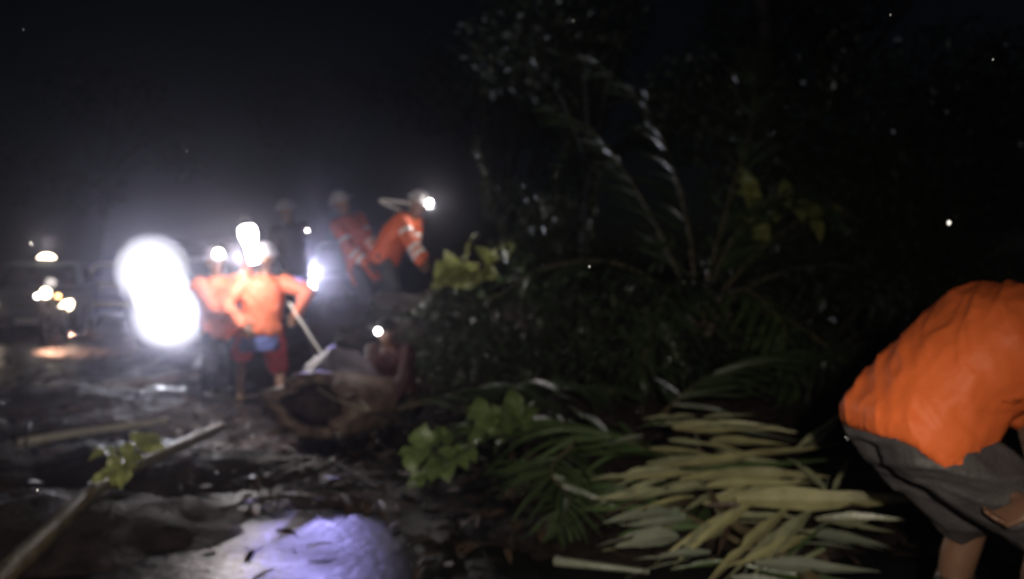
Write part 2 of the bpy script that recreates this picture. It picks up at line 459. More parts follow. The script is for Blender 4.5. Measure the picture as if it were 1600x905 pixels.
# --- trees in the dark behind
tree('broadleaf_tree', 'dark broadleaf tree rising behind the two orange workers on the fallen trunk', (1.2, 14.2, 0), 6.2, 2.1, (.3, 0), 1, dens=520)
tree('broadleaf_tree', 'tall dark tree at the upper right, left of the shed roof', (5.0, 13.0, 0), 6.8, 2.3, (-.5, 0), 2, dens=520)
tree('broadleaf_tree', 'dim tree standing behind the vehicles at the far left', (-11.4, 24.5, 0), 6.2, 2.4, (.4, 0), 3, group='dim trees along the far left of the road')
tree('broadleaf_tree', 'dim tree far behind the glaring truck lamps', (-7.0, 33, 0), 8, 2.8, (0, 0), 4, group='dim trees along the far left of the road')
tree('broadleaf_tree', 'low dark tree between the fallen fronds and the bent worker at right', (3.9, 9.3, 0), 3.4, 1.5, (.1, 0), 5, leaf=.13, dens=800, clumps=13)
tree('broadleaf_tree', 'dark bushy tree behind the sunken fronds in the centre', (-.2, 17.5, 0), 5.5, 2.0, (.0, 0), 6, dens=520)
for k, (lab, px, py, dd, h_, r_) in enumerate((
    ('low dark bush under the middle of the fallen tree', 800, 600, 8.3, 1.15, .75), ('dark bush between the fallen tree and the pale leaves', 1010, 610, 7.6, 1.2, .8),
    ('dark bush behind the hip of the bent foreground worker', 1290, 600, 7.4, 1.3, .85), ('tall dark bush below the slender palm', 1230, 480, 9.3, 2.5, 1.0),
    ('dark bush behind the yellow green leaf cluster', 880, 420, 11.4, 2.5, 1.0), ('dark bush at the right edge above the bent worker', 1500, 480, 8.6, 2.6, 1.1))):
    b_ = P(px, py, dd); b_.z = 0
    tree('shrub', lab, b_, h_, r_, (.05, 0), 70 + k, leaf=.11, dens=1100, tr=.03, group='dark bushes tangled with the fallen fronds', clumps=11)['category'] = 'shrub'
# slender palm trunk at the top right
rt = empty('palm_tree', P(1205, 420, 12.2)); rt.location.z = 0
bm = bmesh.new(); tp = curve_pts([(0, 0, -.1), (.12, 0, 2.2), (-.05, .1, 4.6), (-.1, .2, 7.0)], 22)
tube(bm, tp, [.17 - .0035 * i + (.012 if i % 2 else 0) for i in range(23)], 10)
obj('trunk', bm, 'bark', rt)
for k in range(9):
    a = 2 * math.pi * k / 9 + .3; d = Vector((math.cos(a), math.sin(a), 0)); q = tp[-1]
    big = bmesh.new(); fp = curve_pts([q, q + d * .9 + Vector((0, 0, .55)), q + d * 1.9 + Vector((0, 0, .25)), q + d * 2.5 + Vector((0, 0, -.75))], 14)
    tube(big, fp, [.03 * (1 - .06 * i) for i in range(15)], 5)
    for i in range(1, 14):
        for s in (-1, 1):
            tan = (fp[i + 1] - fp[i]).normalized(); sd_ = tan.cross(Vector((0, 0, 1))).normalized()
            mt = frame(tan * .6 + sd_ * s + Vector((0, 0, -.3))).to_4x4(); mt.translation = fp[i]
            leaflet_into(big, mt, .7, .05, .4, .25, 4)
    obj('frond', big, 'frond2', rt)
tag(rt, 'slender palm with a bare ringed trunk rising at the upper right', 'palm tree')

# --- shed roof at far right
sh = empty('shed', (9.3, 13.6, 0))
bm = bmesh.new(); box(bm, (-1.9, 0, -.1), (2.6, 2.8, 2.95), .01); obj('wall', bm, 'wallp', sh)
bm = bmesh.new(); 
n_ = 48
for j, (yy, zz) in enumerate(((-.55, 3.28), (3.2, 4.1))):
    for i in range(n_ + 1):
        bm.verts.new((-2.35 + 5.4 * i / n_, yy, zz + .025 * math.sin(i * math.pi / 2)))
bm.verts.ensure_lookup_table()
for i in range(n_):
    bm.faces.new((bm.verts[i], bm.verts[i + 1], bm.verts[n_ + 2 + i], bm.verts[n_ + 1 + i]))
obj('roof_sheet', bm, 'roofm', sh)
bm = bmesh.new(); box(bm, (-2.36, -.60, 3.10), (3.06, -.565, 3.26), .006); obj('fascia_board', bm, 'palebark', sh)
bm = bmesh.new(); box(bm, (-.7, -.03, 0), (.2, -.003, 2.0), .005); d_ = obj('door', bm, 'bark', sh)
bm = bmesh.new(); box(bm, (.08, -.07, .95), (.12, -.031, 1.07), .005); obj('door_handle', bm, 'steel', d_)
tag(sh, 'shed with a pale roof edge barely visible at the far right', 'shed')

# --- the fallen trunk and its branches
def log(name, label, pts, rad, m='bark', cat='trunk', seg=14, rough=.2, seed=0, n=24, group=None, cut='torn'):
    pts = curve_pts(pts, n); root = empty(name, pts[0])
    bm = bmesh.new(); rd = [rad[0] + (rad[1] - rad[0]) * i / n for i in range(n + 1)]
    tube(bm, [p - pts[0] for p in pts], rd, seg, True, rough, seed)
    obj('trunk_wood', bm, m, root)
    for e, (a, b) in enumerate(((0, 1), (-1, -2))):
        bm = bmesh.new(); ax = (pts[a] - pts[b]).normalized()
        disc(bm, pts[a] - pts[0] + ax * .006, ax, rd[a] * .93, .01, 14); obj('cut_end', bm, cut, root)
    return tag(root, label, cat, group)
log('fallen_tree', 'thick dark fallen trunk lying across the scene below the two orange workers',
    [P(505, 520, 10.2), P(650, 505, 9.9), P(860, 520, 9.4), P(1120, 545, 8.8)], (.36, .28), 'bark', seed=4, rough=.3)
log('thin_log', 'pale thin trunk lying on the road below the left vehicles', [P(85, 622, 9.4), P(210, 600, 9.8), P(335, 583, 10.2)], (.075, .055), 'palebark', seed=5)
log('wooden_pole', 'whitish thin pole lying on the dark ground above the small green sprig', [P(28, 692, 6.3), P(140, 674, 6.5), P(262, 657, 6.7)], (.034, .022), 'wood', 'pole', 9, .08, 6)
log('slender_trunk', 'long olive slender trunk running from the bottom left corner towards the hollow log',
    [P(-60, 965, 3.4), P(70, 838, 4.15), P(180, 745, 5.0), P(345, 668, 6.2)], (.056, .034), 'pole', seed=8, rough=.12)
log('wooden_pole', 'short pale stick beside the small green sprig at left', [P(108, 750, 5.5), P(165, 741, 5.6)], (.014, .011), 'wood', 'pole', 7, .08, 6)
log('wooden_pole', 'short shiny stick at the bottom edge left of the pale leaves', [P(870, 877, 4.05), P(930, 884, 4.0), P(1010, 893, 3.95)], (.024, .012), 'greyleaf', 'pole', 8, .1, 9, cut='greyleaf')
log('fallen_branch', 'thin bare branch slanting up through the dark leaves right of the centre', [P(985, 575, 8.0), P(1090, 550, 7.9), P(1190, 538, 7.8)], (.022, .012), 'palebark', 'branch', 7, .15, 12)

# --- hollow broken log with a tarpaulin over it
def hollow_log():
    c0 = P(485, 668, 6.75); root = empty('hollow_log', (c0.x, c0.y, 0))
    ax = Vector((.36, .92, -.10)).normalized(); u = Vector((1, -.39, 0)).normalized(); v = u.cross(ax).normalized()
    if v.z < 0: v = -v
    bm = bmesh.new(); rows = []; seg = 30
    prof = [(.06, .57), (.0, .72), (.02, .95), (.10, 1.0), (.45, .98), (.9, .93), (1.3, .80)]
    inner = [(.06, .575), (.3, .54), (.7, .48), (1.1, .4)]
    allp = inner[::-1] + prof; dark_rows = 3
    for (t, rr) in allp:
        row = []
        for k in range(seg):
            a = 2 * math.pi * k / seg
            jag = .16 * noise.noise(Vector((math.cos(a) * 2.6, math.sin(a) * 2.6, 3))) + .08 * noise.noise(Vector((math.cos(a) * 7, math.sin(a) * 7, 8)))
            f = 1 + .16 * noise.noise(Vector((math.cos(a) * 1.6, math.sin(a) * 1.6, t))) + .06 * noise.noise(Vector((math.cos(a) * 6, math.sin(a) * 6, t * 3)))
            tt = t + (jag * 1.2 if t < .2 else 0)
            row.append(bm.verts.new(ax * tt + (u * math.cos(a) * .44 + v * math.sin(a) * .25) * rr * f))
        rows.append(row)
    for a, b in zip(rows, rows[1:]):
        for k in range(seg):
            bm.faces.new((a[k], a[(k + 1) % seg], b[(k + 1) % seg], b[k]))
    bm.faces.new(rows[0]); bm.faces.new(rows[-1][::-1])
    bmesh.ops.recalc_face_normals(bm, faces=bm.faces)
    o = obj('log_shell', bm, 'torn', root); o.data.materials.append(M['rot'])
    for pl in o.data.polygons[:seg * 3]: pl.material_index = 1
    o.data.polygons[len(o.data.polygons) - 2].material_index = 1; o.location = (0, 0, .40)
    for k in range(5):
        a = k * 1.25 + .4; bm = bmesh.new()
        q = (u * math.cos(a) * .42 + v * math.sin(a) * .24)
        tube(bm, [q * .95, q * 1.0 - ax * .12, q * 1.05 - ax * random.uniform(.2, .3)], [.035, .022, .004], 6, True, .3, k)
        s = obj('splinter', bm, 'torn', root); s.location = (0, 0, .40)
    return tag(root, 'brown hollow broken log with a torn open end in front of the red shorts', 'log')
hollow_log()
def tarp():
    c = P(528, 600, 7.35); root_z = 0; bm = bmesh.new(); n = 26
    for j in range(n + 1):
        for i in range(n + 1):
            u, v = i / n * 2 - 1, j / n * 2 - 1
            z = .78 - .26 * abs(u) ** 1.7 - .22 * max(0, -v) ** 1.2 - .12 * max(0, v) + .05 * noise.noise(Vector((u * 2.5, v * 2.5, 2))) + .03 * (1 - abs(2 * noise.noise(Vector((u * 4 + v * 3, v * 1.5, 5)))))
            bm.verts.new((c.x + .36 * u + .06 * v, c.y + .34 * v, z))
    bm.verts.ensure_lookup_table()
    for j in range(n):
        for i in range(n):
            k = j * (n + 1) + i; bm.faces.new((bm.verts[k], bm.verts[k + 1], bm.verts[k + n + 2], bm.verts[k + n + 1]))
    bmesh.ops.solidify(bm, geom=bm.faces[:], thickness=.006)
    tag(obj('tarpaulin', bm, 'tarp'), 'grey lilac tarpaulin sheet draped over the back of the hollow log', 'tarpaulin')
tarp()

# --- foreground pale leaves: (base px, tip px, depth base, depth tip, width m, kind, mat)
PALE = [
 ((1052, 668), (1215, 660), 5.2, 5.1, .10, 0, 'dry'), ((1040, 662), (1190, 672), 5.3, 5.0, .085, 3, 'dryb'),
 ((1110, 690), (1215, 686), 5.0, 4.9, .075, 0, 'dry'), ((1045, 688), (1100, 690), 5.1, 5.0, .05, 0, 'dryb'),
 ((1015, 702), (1100, 704), 5.0, 4.9, .065, 3, 'dry'), ((1035, 728), (1290, 703), 4.7, 4.7, .085, 0, 'dry'),
 ((1010, 725), (1095, 716), 4.8, 4.7, .06, 0, 'dryb'), ((1062, 733), (950, 743), 4.7, 4.6, .085, 1, 'dryb'),
 ((1090, 740), (975, 752), 4.65, 4.6, .05, 0, 'dry'), ((1100, 748), (1265, 734), 4.6, 4.6, .12, 3, 'dry'),
 ((1105, 760), (1245, 752), 4.5, 4.45, .085, 0, 'dry'), ((1042, 768), (943, 776), 4.5, 4.4, .085, 0, 'dryb'),
 ((1098, 758), (1020, 774), 4.5, 4.4, .09, 3, 'dryb'), ((1100, 790), (1225, 762), 4.4, 4.4, .07, 0, 'dry'),
 ((1150, 782), (1402, 782), 4.2, 4.05, .145, 0, 'dry'), ((1175, 785), (1075, 848), 4.2, 3.95, .075, 1, 'dry'),
 ((1230, 795), (1098, 900), 4.1, 3.75, .085, 1, 'dry'), ((1265, 800), (1175, 885), 4.1, 3.8, .09, 0, 'dryb'),
 ((1050, 800), (958, 806), 4.3, 4.2, .09, 3, 'greyleaf'), ((1070, 812), (985, 822), 4.25, 4.15, .06, 0, 'greyleaf'),
 ((1060, 838), (975, 843), 4.1, 4.0, .12, 3, 'greyleaf'), ((1275, 812), (1395, 806), 4.05, 3.95, .07, 0, 'dryb'),
 ((1260, 838), (1160, 880), 4.0, 3.8, .07, 0, 'dry'), ((1270, 835), (1370, 845), 3.95, 3.85, .09, 3, 'greyleaf'),
 ((1180, 880), (1345, 885), 3.75, 3.65, .10, 3, 'greyleaf'), ((1130, 822), (1080, 846), 4.15, 4.0, .10, 0, 'dryb'),
 ((1245, 700), (1310, 655), 4.9, 5.0, .045, 0, 'dryb'), ((1300, 770), (1325, 720), 4.4, 4.5, .035, 0, 'dryb'),
 ((1290, 765), (1240, 712), 4.4, 4.6, .05, 1, 'dryb'), ((1085, 650), (1015, 648), 5.4, 5.3, .04, 0, 'dryb'),
 ((1100, 652), (1165, 646), 5.3, 5.2, .04, 1, 'dryb'), ((1005, 680), (950, 690), 5.1, 5.0, .035, 1, 'greyleaf'),
 ((1130, 716), (1240, 722), 4.8, 4.7, .045, 1, 'dryb'), ((1085, 776), (990, 790), 4.4, 4.3, .04, 1, 'dry'),
 ((1120, 805), (1240, 800), 4.2, 4.1, .05, 3, 'dryb'), ((1110, 862), (1010, 872), 3.9, 3.85, .06, 0, 'greyleaf'),
]
def blade(parent, base, dirv, nrm, L, W, m, rs_, droop):
    """one long thin leaf with uneven, partly torn edges and a crease down the middle"""
    bm = bmesh.new(); rows = []; sd_ = rs_.random() * 90; bend = rs_.uniform(-.10, .10); tw = rs_.uniform(-.5, .5); tear = rs_.uniform(.35, .9); n_ = 13
    for i in range(n_ + 1):
        t = i / n_; wd_ = .5 * W * min(1, .30 + 3.0 * t) * min(1, (1.02 - t) * 1.6) ** .9
        l_ = wd_ * (1 + .28 * noise.noise(Vector((t * 6, sd_, 0)))); r_ = wd_ * (1 + .28 * noise.noise(Vector((t * 6, sd_, 9))))
        if abs(t - tear) < .05: r_ *= .35
        x0 = bend * L * t * t; z0 = -droop * L * t * t + .03 * L * noise.noise(Vector((t * 2.2, sd_, 4))); a_ = tw * t
        rows.append([bm.verts.new((x0 - l_ * math.cos(a_), L * t, z0 + l_ * (.30 - math.sin(a_)))), bm.verts.new((x0, L * t, z0)), bm.verts.new((x0 + r_ * math.cos(a_), L * t, z0 + r_ * (.30 + math.sin(a_))))])
    for a_, b_ in zip(rows, rows[1:]):
        for k in (0, 1): bm.faces.new((a_[k], a_[k + 1], b_[k + 1], b_[k]))
    o = obj('leaflet', bm, m, parent, smooth=False)
    mt = frame(dirv, nrm).to_4x4(); mt.translation = Vector(base) - parent.location; o.matrix_basis = mt
rach = curve_pts([P(1085, 650, 5.45), P(1098, 715, 4.85), P(1125, 790, 4.3), P(1215, 850, 3.95), P(1310, 930, 3.6)], 16)
pf = empty('palm_frond', rach[-1])
bm = bmesh.new(); tube(bm, [p - rach[-1] - Vector((0, 0, .03)) for p in rach], [.012 + .0015 * i for i in range(17)], 8); obj('rachis', bm, 'pole', pf)
for (b, t, db, dt, wd, kd, mm) in PALE:
    a, c = P(*b, db), P(*t, dt); L = (c - a).length
    rs_ = random.Random(b[0] * 7 + t[1])
    toc = (CAM - a).normalized()
    nn = Vector((0, 0, 1)) * .6 + toc * .8 + Vector((rs_.uniform(-.15, .15), rs_.uniform(-.15, .15), 0))
    blade(pf, a, c - a, nn, L * 1.18, wd * .78, mm, rs_, .16 if kd == 1 else .05)
    for e in range(2):
        sh_ = Vector((rs_.uniform(-.14, .14), rs_.uniform(-.08, .12), rs_.uniform(-.05, -.01)))
        blade(pf, a + sh_, (c - a) + Vector((rs_.uniform(-.12, .12), rs_.uniform(-.12, .12), rs_.uniform(-.06, .02))), nn + Vector((rs_.uniform(-.5, .5), rs_.uniform(-.5, .5), 0)),
              L * rs_.uniform(.7, 1.2), wd * rs_.uniform(.2, .42), rs_.choice((mm, 'dryb', 'greyleaf', 'frond', 'deadfrond')), rs_, rs_.uniform(.03, .2))
tag(pf, 'pale yellowed palm frond with broad leaves lit in the foreground beside the bent worker', 'palm frond')

# --- darker fronds
MIDF = 'dark palm fronds heaped in the middle'
frond('palm_frond', 'dark green frond spreading left between the leafy green branch and the pale leaves', [P(1080, 740, 5.3), P(980, 690, 5.5), P(860, 660, 5.8), P(730, 668, 6.1)], 24, .75, .05, 'frond', group=MIDF, single=True, seed=11, rr=.018)
frond('palm_frond', 'dark green frond lying under the pale yellowed leaves', [P(1180, 860, 4.2), P(1040, 790, 4.7), P(920, 740, 5.2), P(790, 720, 5.6)], 26, .6, .045, 'frond', group=MIDF, single=True, seed=12, rr=.018)
frond('palm_frond', 'arching dark frond curling down left of the pale leaves', [P(900, 690, 5.3), P(860, 735, 5.0), P(890, 780, 4.75), P(870, 830, 4.5)], 14, .42, .035, 'frond2', group=MIDF, single=True, seed=13, rr=.012)
frond('palm_frond', 'dark frond lying behind the leafy green branch at the foot of the fallen trunk', [P(620, 640, 7.0), P(720, 615, 7.2), P(840, 600, 7.2), P(980, 615, 7.0)], 24, .8, .045, 'frond2', group=MIDF, single=True, seed=14, rr=.018)
frond('palm_frond', 'dark frond sloping up right of the centre above the pale leaves', [P(1020, 660, 6.2), P(1090, 600, 6.6), P(1180, 560, 6.9), P(1290, 555, 7.0)], 24, .75, .045, 'frond2', group=MIDF, single=True, seed=15, rr=.018)
# dead brown fronds on the earth mound
for k, (lab, pts) in enumerate((
    ('brown dead frond lying over the earth mound below the hollow log', [P(600, 770, 5.2), P(510, 720, 5.7), P(420, 715, 6.0), P(330, 740, 5.8)]),
    ('brown dead frond at the lower edge of the mound above the wet road patch', [P(330, 800, 4.9), P(430, 775, 5.2), P(520, 770, 5.3), P(620, 790, 5.0)]),
    ('brown dead frond left of the mound beside the slender trunk', [P(200, 830, 4.8), P(260, 770, 5.4), P(330, 720, 6.0), P(400, 700, 6.2)]))):
    frond('palm_frond', lab, pts, 26, .5, .03, 'deadfrond', group='brown dead fronds on the mound', single=False, seed=30 + k, rr=.014, rm='bark')
# hanging fronds of the toppled palm on the right
TOP = 'fronds of the toppled palm at right'
hub = P(1090, 500, 8.3)
defs = [
 ('frond of the toppled palm pointing steeply up left of the palm trunk', [(0, 0, 0), (-.4, 0, .9), (-.9, .1, 1.7), (-1.35, .2, 2.0)], 'frond2'),
 ('frond of the toppled palm rising tallest at the centre', [(0, 0, 0), (-.1, .1, 1.0), (-.45, .2, 2.0), (-1.0, .3, 2.5)], 'frond2'),
 ('frond of the toppled palm arching right with a pale lit tip', [(0, 0, 0), (.3, -.2, .8), (.75, -.4, 1.15), (1.35, -.6, .85)], 'frond'),
 ('frond of the toppled palm drooping towards the bent worker', [(0, 0, 0), (.7, -.3, .45), (1.4, -.5, .45), (2.0, -.6, -.1)], 'frond2'),
 ('frond of the toppled palm drooping left over the fallen trunk', [(0, 0, 0), (-.7, -.3, .5), (-1.4, -.4, .5), (-2.0, -.4, .15)], 'frond2'),
 ('frond of the toppled palm curling down in front of the fallen trunk', [(0, 0, 0), (-.25, -.5, .35), (-.5, -.9, .2), (-.7, -1.1, -.35)], 'frond2'),
 ('frond of the toppled palm hanging straight down at the right of the centre', [(0, 0, 0), (.25, -.5, .3), (.5, -.9, .05), (.6, -1.0, -.5)], 'frond'),
 ('frond of the toppled palm spread flat to the far right', [(0, 0, 0), (.8, .2, .8), (1.7, .3, 1.2), (2.6, .3, 1.1)], 'frond2'),
 ('frond of the toppled palm reaching up beneath the palm trunk', [(0, 0, 0), (.3, .2, 1.0), (.6, .4, 1.9), (.65, .5, 2.6)], 'frond2'),
 ('low frond of the toppled palm touching the ground behind the pale leaves', [(0, 0, 0), (.5, -.7, .1), (.9, -1.3, -.25), (1.2, -1.7, -.6)], 'frond2'),
]
for k, (lab, pts, mm) in enumerate(defs):
    frond('palm_frond', lab, [hub + Vector(p) for p in pts], 30, .72, .045, mm, group=TOP, single=False, droop=.35, seed=50 + k, rr=.025)
log('toppled_palm', 'grey trunk of the toppled palm running back from its fronds into the dark', [hub + Vector((0, .05, -.05)), hub + Vector((1.2, 1.0, -.3)), hub + Vector((3.2, 2.4, -.6))], (.15, .17), 'palebark', seed=18, rough=.1)

# --- leafy branches
leafy_branch('leafy_branch', 'broad bright green leaves of a branch at the centre bottom', [
   [P(830, 690, 5.7), P(760, 680, 5.5), P(690, 690, 5.3), P(640, 705, 5.2)], [P(760, 682, 5.5), P(700, 720, 5.2), P(660, 745, 5.1)], [P(790, 682, 5.6), P(770, 655, 5.6), P(740, 648, 5.6)], [P(830, 690, 5.7), P(820, 650, 5.9), P(800, 640, 6.0)]],
   84, (.09, .16), 'leaf', seed=2, rr=.012)
leafy_branch('leafy_sprig', 'small pale green sprig lying at the left beside the slender trunk', [
   [P(240, 735, 5.0), P(200, 715, 4.9), P(150, 705, 4.9)], [P(210, 720, 4.9), P(190, 735, 4.8), P(160, 745, 4.8)], [P(205, 716, 4.9), P(215, 695, 5.0), P(235, 690, 5.0)]],
   44, (.07, .12), 'leafy', 'sprig', seed=3, rr=.007, jit=.9, wr=(.6, .85))
leafy_branch('leafy_branch', 'yellow green leaf cluster lit beside the right orange worker on the trunk', [
   [P(690, 450, 10.0), P(715, 430, 9.9), P(735, 395, 9.9)], [P(705, 440, 10), P(750, 425, 9.8), P(790, 400, 9.8)]],
   18, (.26, .42), 'leafy', seed=8, rr=.014, face=(-.6, -.6, .5), wr=(.7, .9))
leafy_branch('leafy_branch', 'thin leafy branch with wet glints right of the yellow green leaves', [
   [P(660, 455, 9.7), P(740, 462, 9.5), P(830, 455, 9.4), P(910, 430, 9.4)], [P(740, 460, 9.5), P(790, 440, 9.5), P(830, 400, 9.5)], [P(800, 460, 9.4), P(860, 470, 9.3), P(920, 470, 9.2)]],
   90, (.08, .16), 'frond', seed=5, rr=.014, wr=(.3, .5))
leafy_branch('leafy_branch', 'dark leafy branch hanging below the fallen trunk at the centre', [
   [P(700, 480, 9.4), P(760, 520, 9.0), P(800, 580, 8.6)], [P(900, 490, 9.2), P(950, 540, 8.7), P(1000, 590, 8.2)], [P(640, 490, 9.5), P(650, 540, 9.2), P(690, 590, 8.8)]],
   80, (.09, .17), 'crown', seed=6, rr=.016, wr=(.35, .55))
leafy_branch('leafy_branch', 'leafy twigs behind the stick carried by the worker in red shorts', [
   [P(470, 500, 9.6), P(520, 470, 9.8), P(560, 470, 10)], [P(500, 560, 9.3), P(540, 520, 9.5), P(590, 490, 9.7)], [P(600, 600, 8.4), P(640, 570, 8.6), P(700, 560, 8.8)]],
   70, (.08, .15), 'crown', seed=7, rr=.012, wr=(.35, .55))
leafy_branch('leafy_branch', 'upright dark branch with sparse leaves in front of the centre tree', [
   [P(820, 450, 9.6), P(770, 330, 9.7), P(745, 230, 9.8)], [P(880, 440, 9.6), P(870, 300, 9.8), P(900, 150, 10)], [P(900, 430, 9.6), P(930, 320, 9.8), P(935, 215, 9.9)]],
   150, (.08, .17), 'crown', seed=9, rr=.008, wr=(.3, .5))
leafy_branch('leafy_branch', 'dark vine trailing over the right half of the fallen tree', [
   [P(860, 470, 9.0), P(960, 500, 8.6), P(1060, 520, 8.2)], [P(900, 520, 8.7), P(980, 560, 8.2), P(1080, 590, 7.8)], [P(960, 480, 8.7), P(1010, 430, 8.7), P(1050, 380, 8.7)]],
   110, (.10, .2), 'crown', seed=16, rr=.012, wr=(.4, .65))
leafy_branch('leafy_branch', 'dark vine trailing over the left half of the fallen tree', [
   [P(560, 470, 9.7), P(640, 490, 9.2), P(720, 500, 9.0)], [P(650, 520, 9.1), P(720, 550, 8.8), P(800, 560, 8.6)], [P(760, 480, 9.2), P(800, 520, 8.8), P(860, 560, 8.5)]],
   110, (.10, .2), 'crown', seed=17, rr=.012, wr=(.4, .65))
leafy_branch('leafy_branch', 'large leaved dark shoot glinting beside the palm trunk at right', [
   [P(1180, 450, 8.6), P(1190, 370, 8.5), P(1170, 300, 8.4)], [P(1190, 370, 8.5), P(1240, 320, 8.4), P(1270, 345, 8.3)]],
   16, (.28, .42), 'leafy', seed=10, rr=.014, wr=(.4, .55))

# ------------------------------------------------------------------ people
UP = Vector((0, 0, 1))
def ik(a, t, l1, l2, pole):
    a, t = Vector(a), Vector(t); d = t - a; L = min(d.length, (l1 + l2) * .985); dn = d.normalized()
    t = a + dn * L
    x = (l1 * l1 - l2 * l2 + L * L) / (2 * L); h = math.sqrt(max(0, l1 * l1 - x * x))
    p = Vector(pole); p = (p - dn * p.dot(dn))
    p = p.normalized() if p.length > 1e-4 else dn.orthogonal().normalized()
    return a + dn * x + p * h, t
def capsule(bm, a, ra, b, rb, seg=14, ends=True):
    a, b = Vector(a), Vector(b); d = (b - a)
    if d.length < 1e-5: return
    pts = [a, a.lerp(b, .33), a.lerp(b, .66), b]
    tube(bm, pts, [ra, ra + (rb - ra) * .3, ra + (rb - ra) * .7, rb], seg)
    if ends:
        ball(bm, a, ra, 12, 8); ball(bm, b, rb, 12, 8)
def torso(bm, sp, lat, rings, grow=0):
    """sp: list of spine points bottom to top, rings: (t, half width, half depth)"""
    rows = []
    for (t, wx, wy) in rings:
        u = t * (len(sp) - 1); k = max(0, min(int(u), len(sp) - 2)); p = sp[k] + (sp[k + 1] - sp[k]) * (u - k)
        tan = (sp[k + 1] - sp[k]).normalized(); fw = tan.cross(lat).normalized()
        row = []
        for j in range(20):
            a = 2 * math.pi * j / 20
            c, s = math.cos(a), math.sin(a)
            c = math.copysign(abs(c) ** .8, c); s = math.copysign(abs(s) ** .9, s)
            row.append(bm.verts.new(p + lat * c * (wx + grow) + fw * s * (wy + grow)))
        rows.append(row)
    for a, b in zip(rows, rows[1:]):
        for j in range(20):
            bm.faces.new((a[j], a[(j + 1) % 20], b[(j + 1) % 20], b[j]))
    bm.faces.new(rows[0][::-1]); bm.faces.new(rows[-1])
BODY = [(-.16, .09, .08), (-.08, .15, .11), (.06, .165, .115), (.35, .14, .10), (.62, .165, .12), (.82, .18, .115), (.93, .13, .085), (1.0, .065, .06)]
LONG = [(-.55, .205, .16), (-.4, .20, .155), (-.22, .195, .15), (-.1, .19, .145), (.06, .185, .14), (.35, .175, .135), (.62, .185, .14), (.82, .185, .125), (.94, .135, .095), (1.03, .075, .075)]
SHORT = [(-.12, .19, .145), (-.06, .195, .15), (.06, .19, .145), (.35, .18, .14), (.62, .19, .145), (.82, .19, .13), (.94, .14, .10), (1.03, .075, .075)]
COAT = [(-.22, .185, .14), (-.1, .19, .145), (.06, .19, .145), (.35, .18, .14), (.62, .19, .145), (.82, .19, .13), (.94, .14, .10), (1.03, .075, .075)]
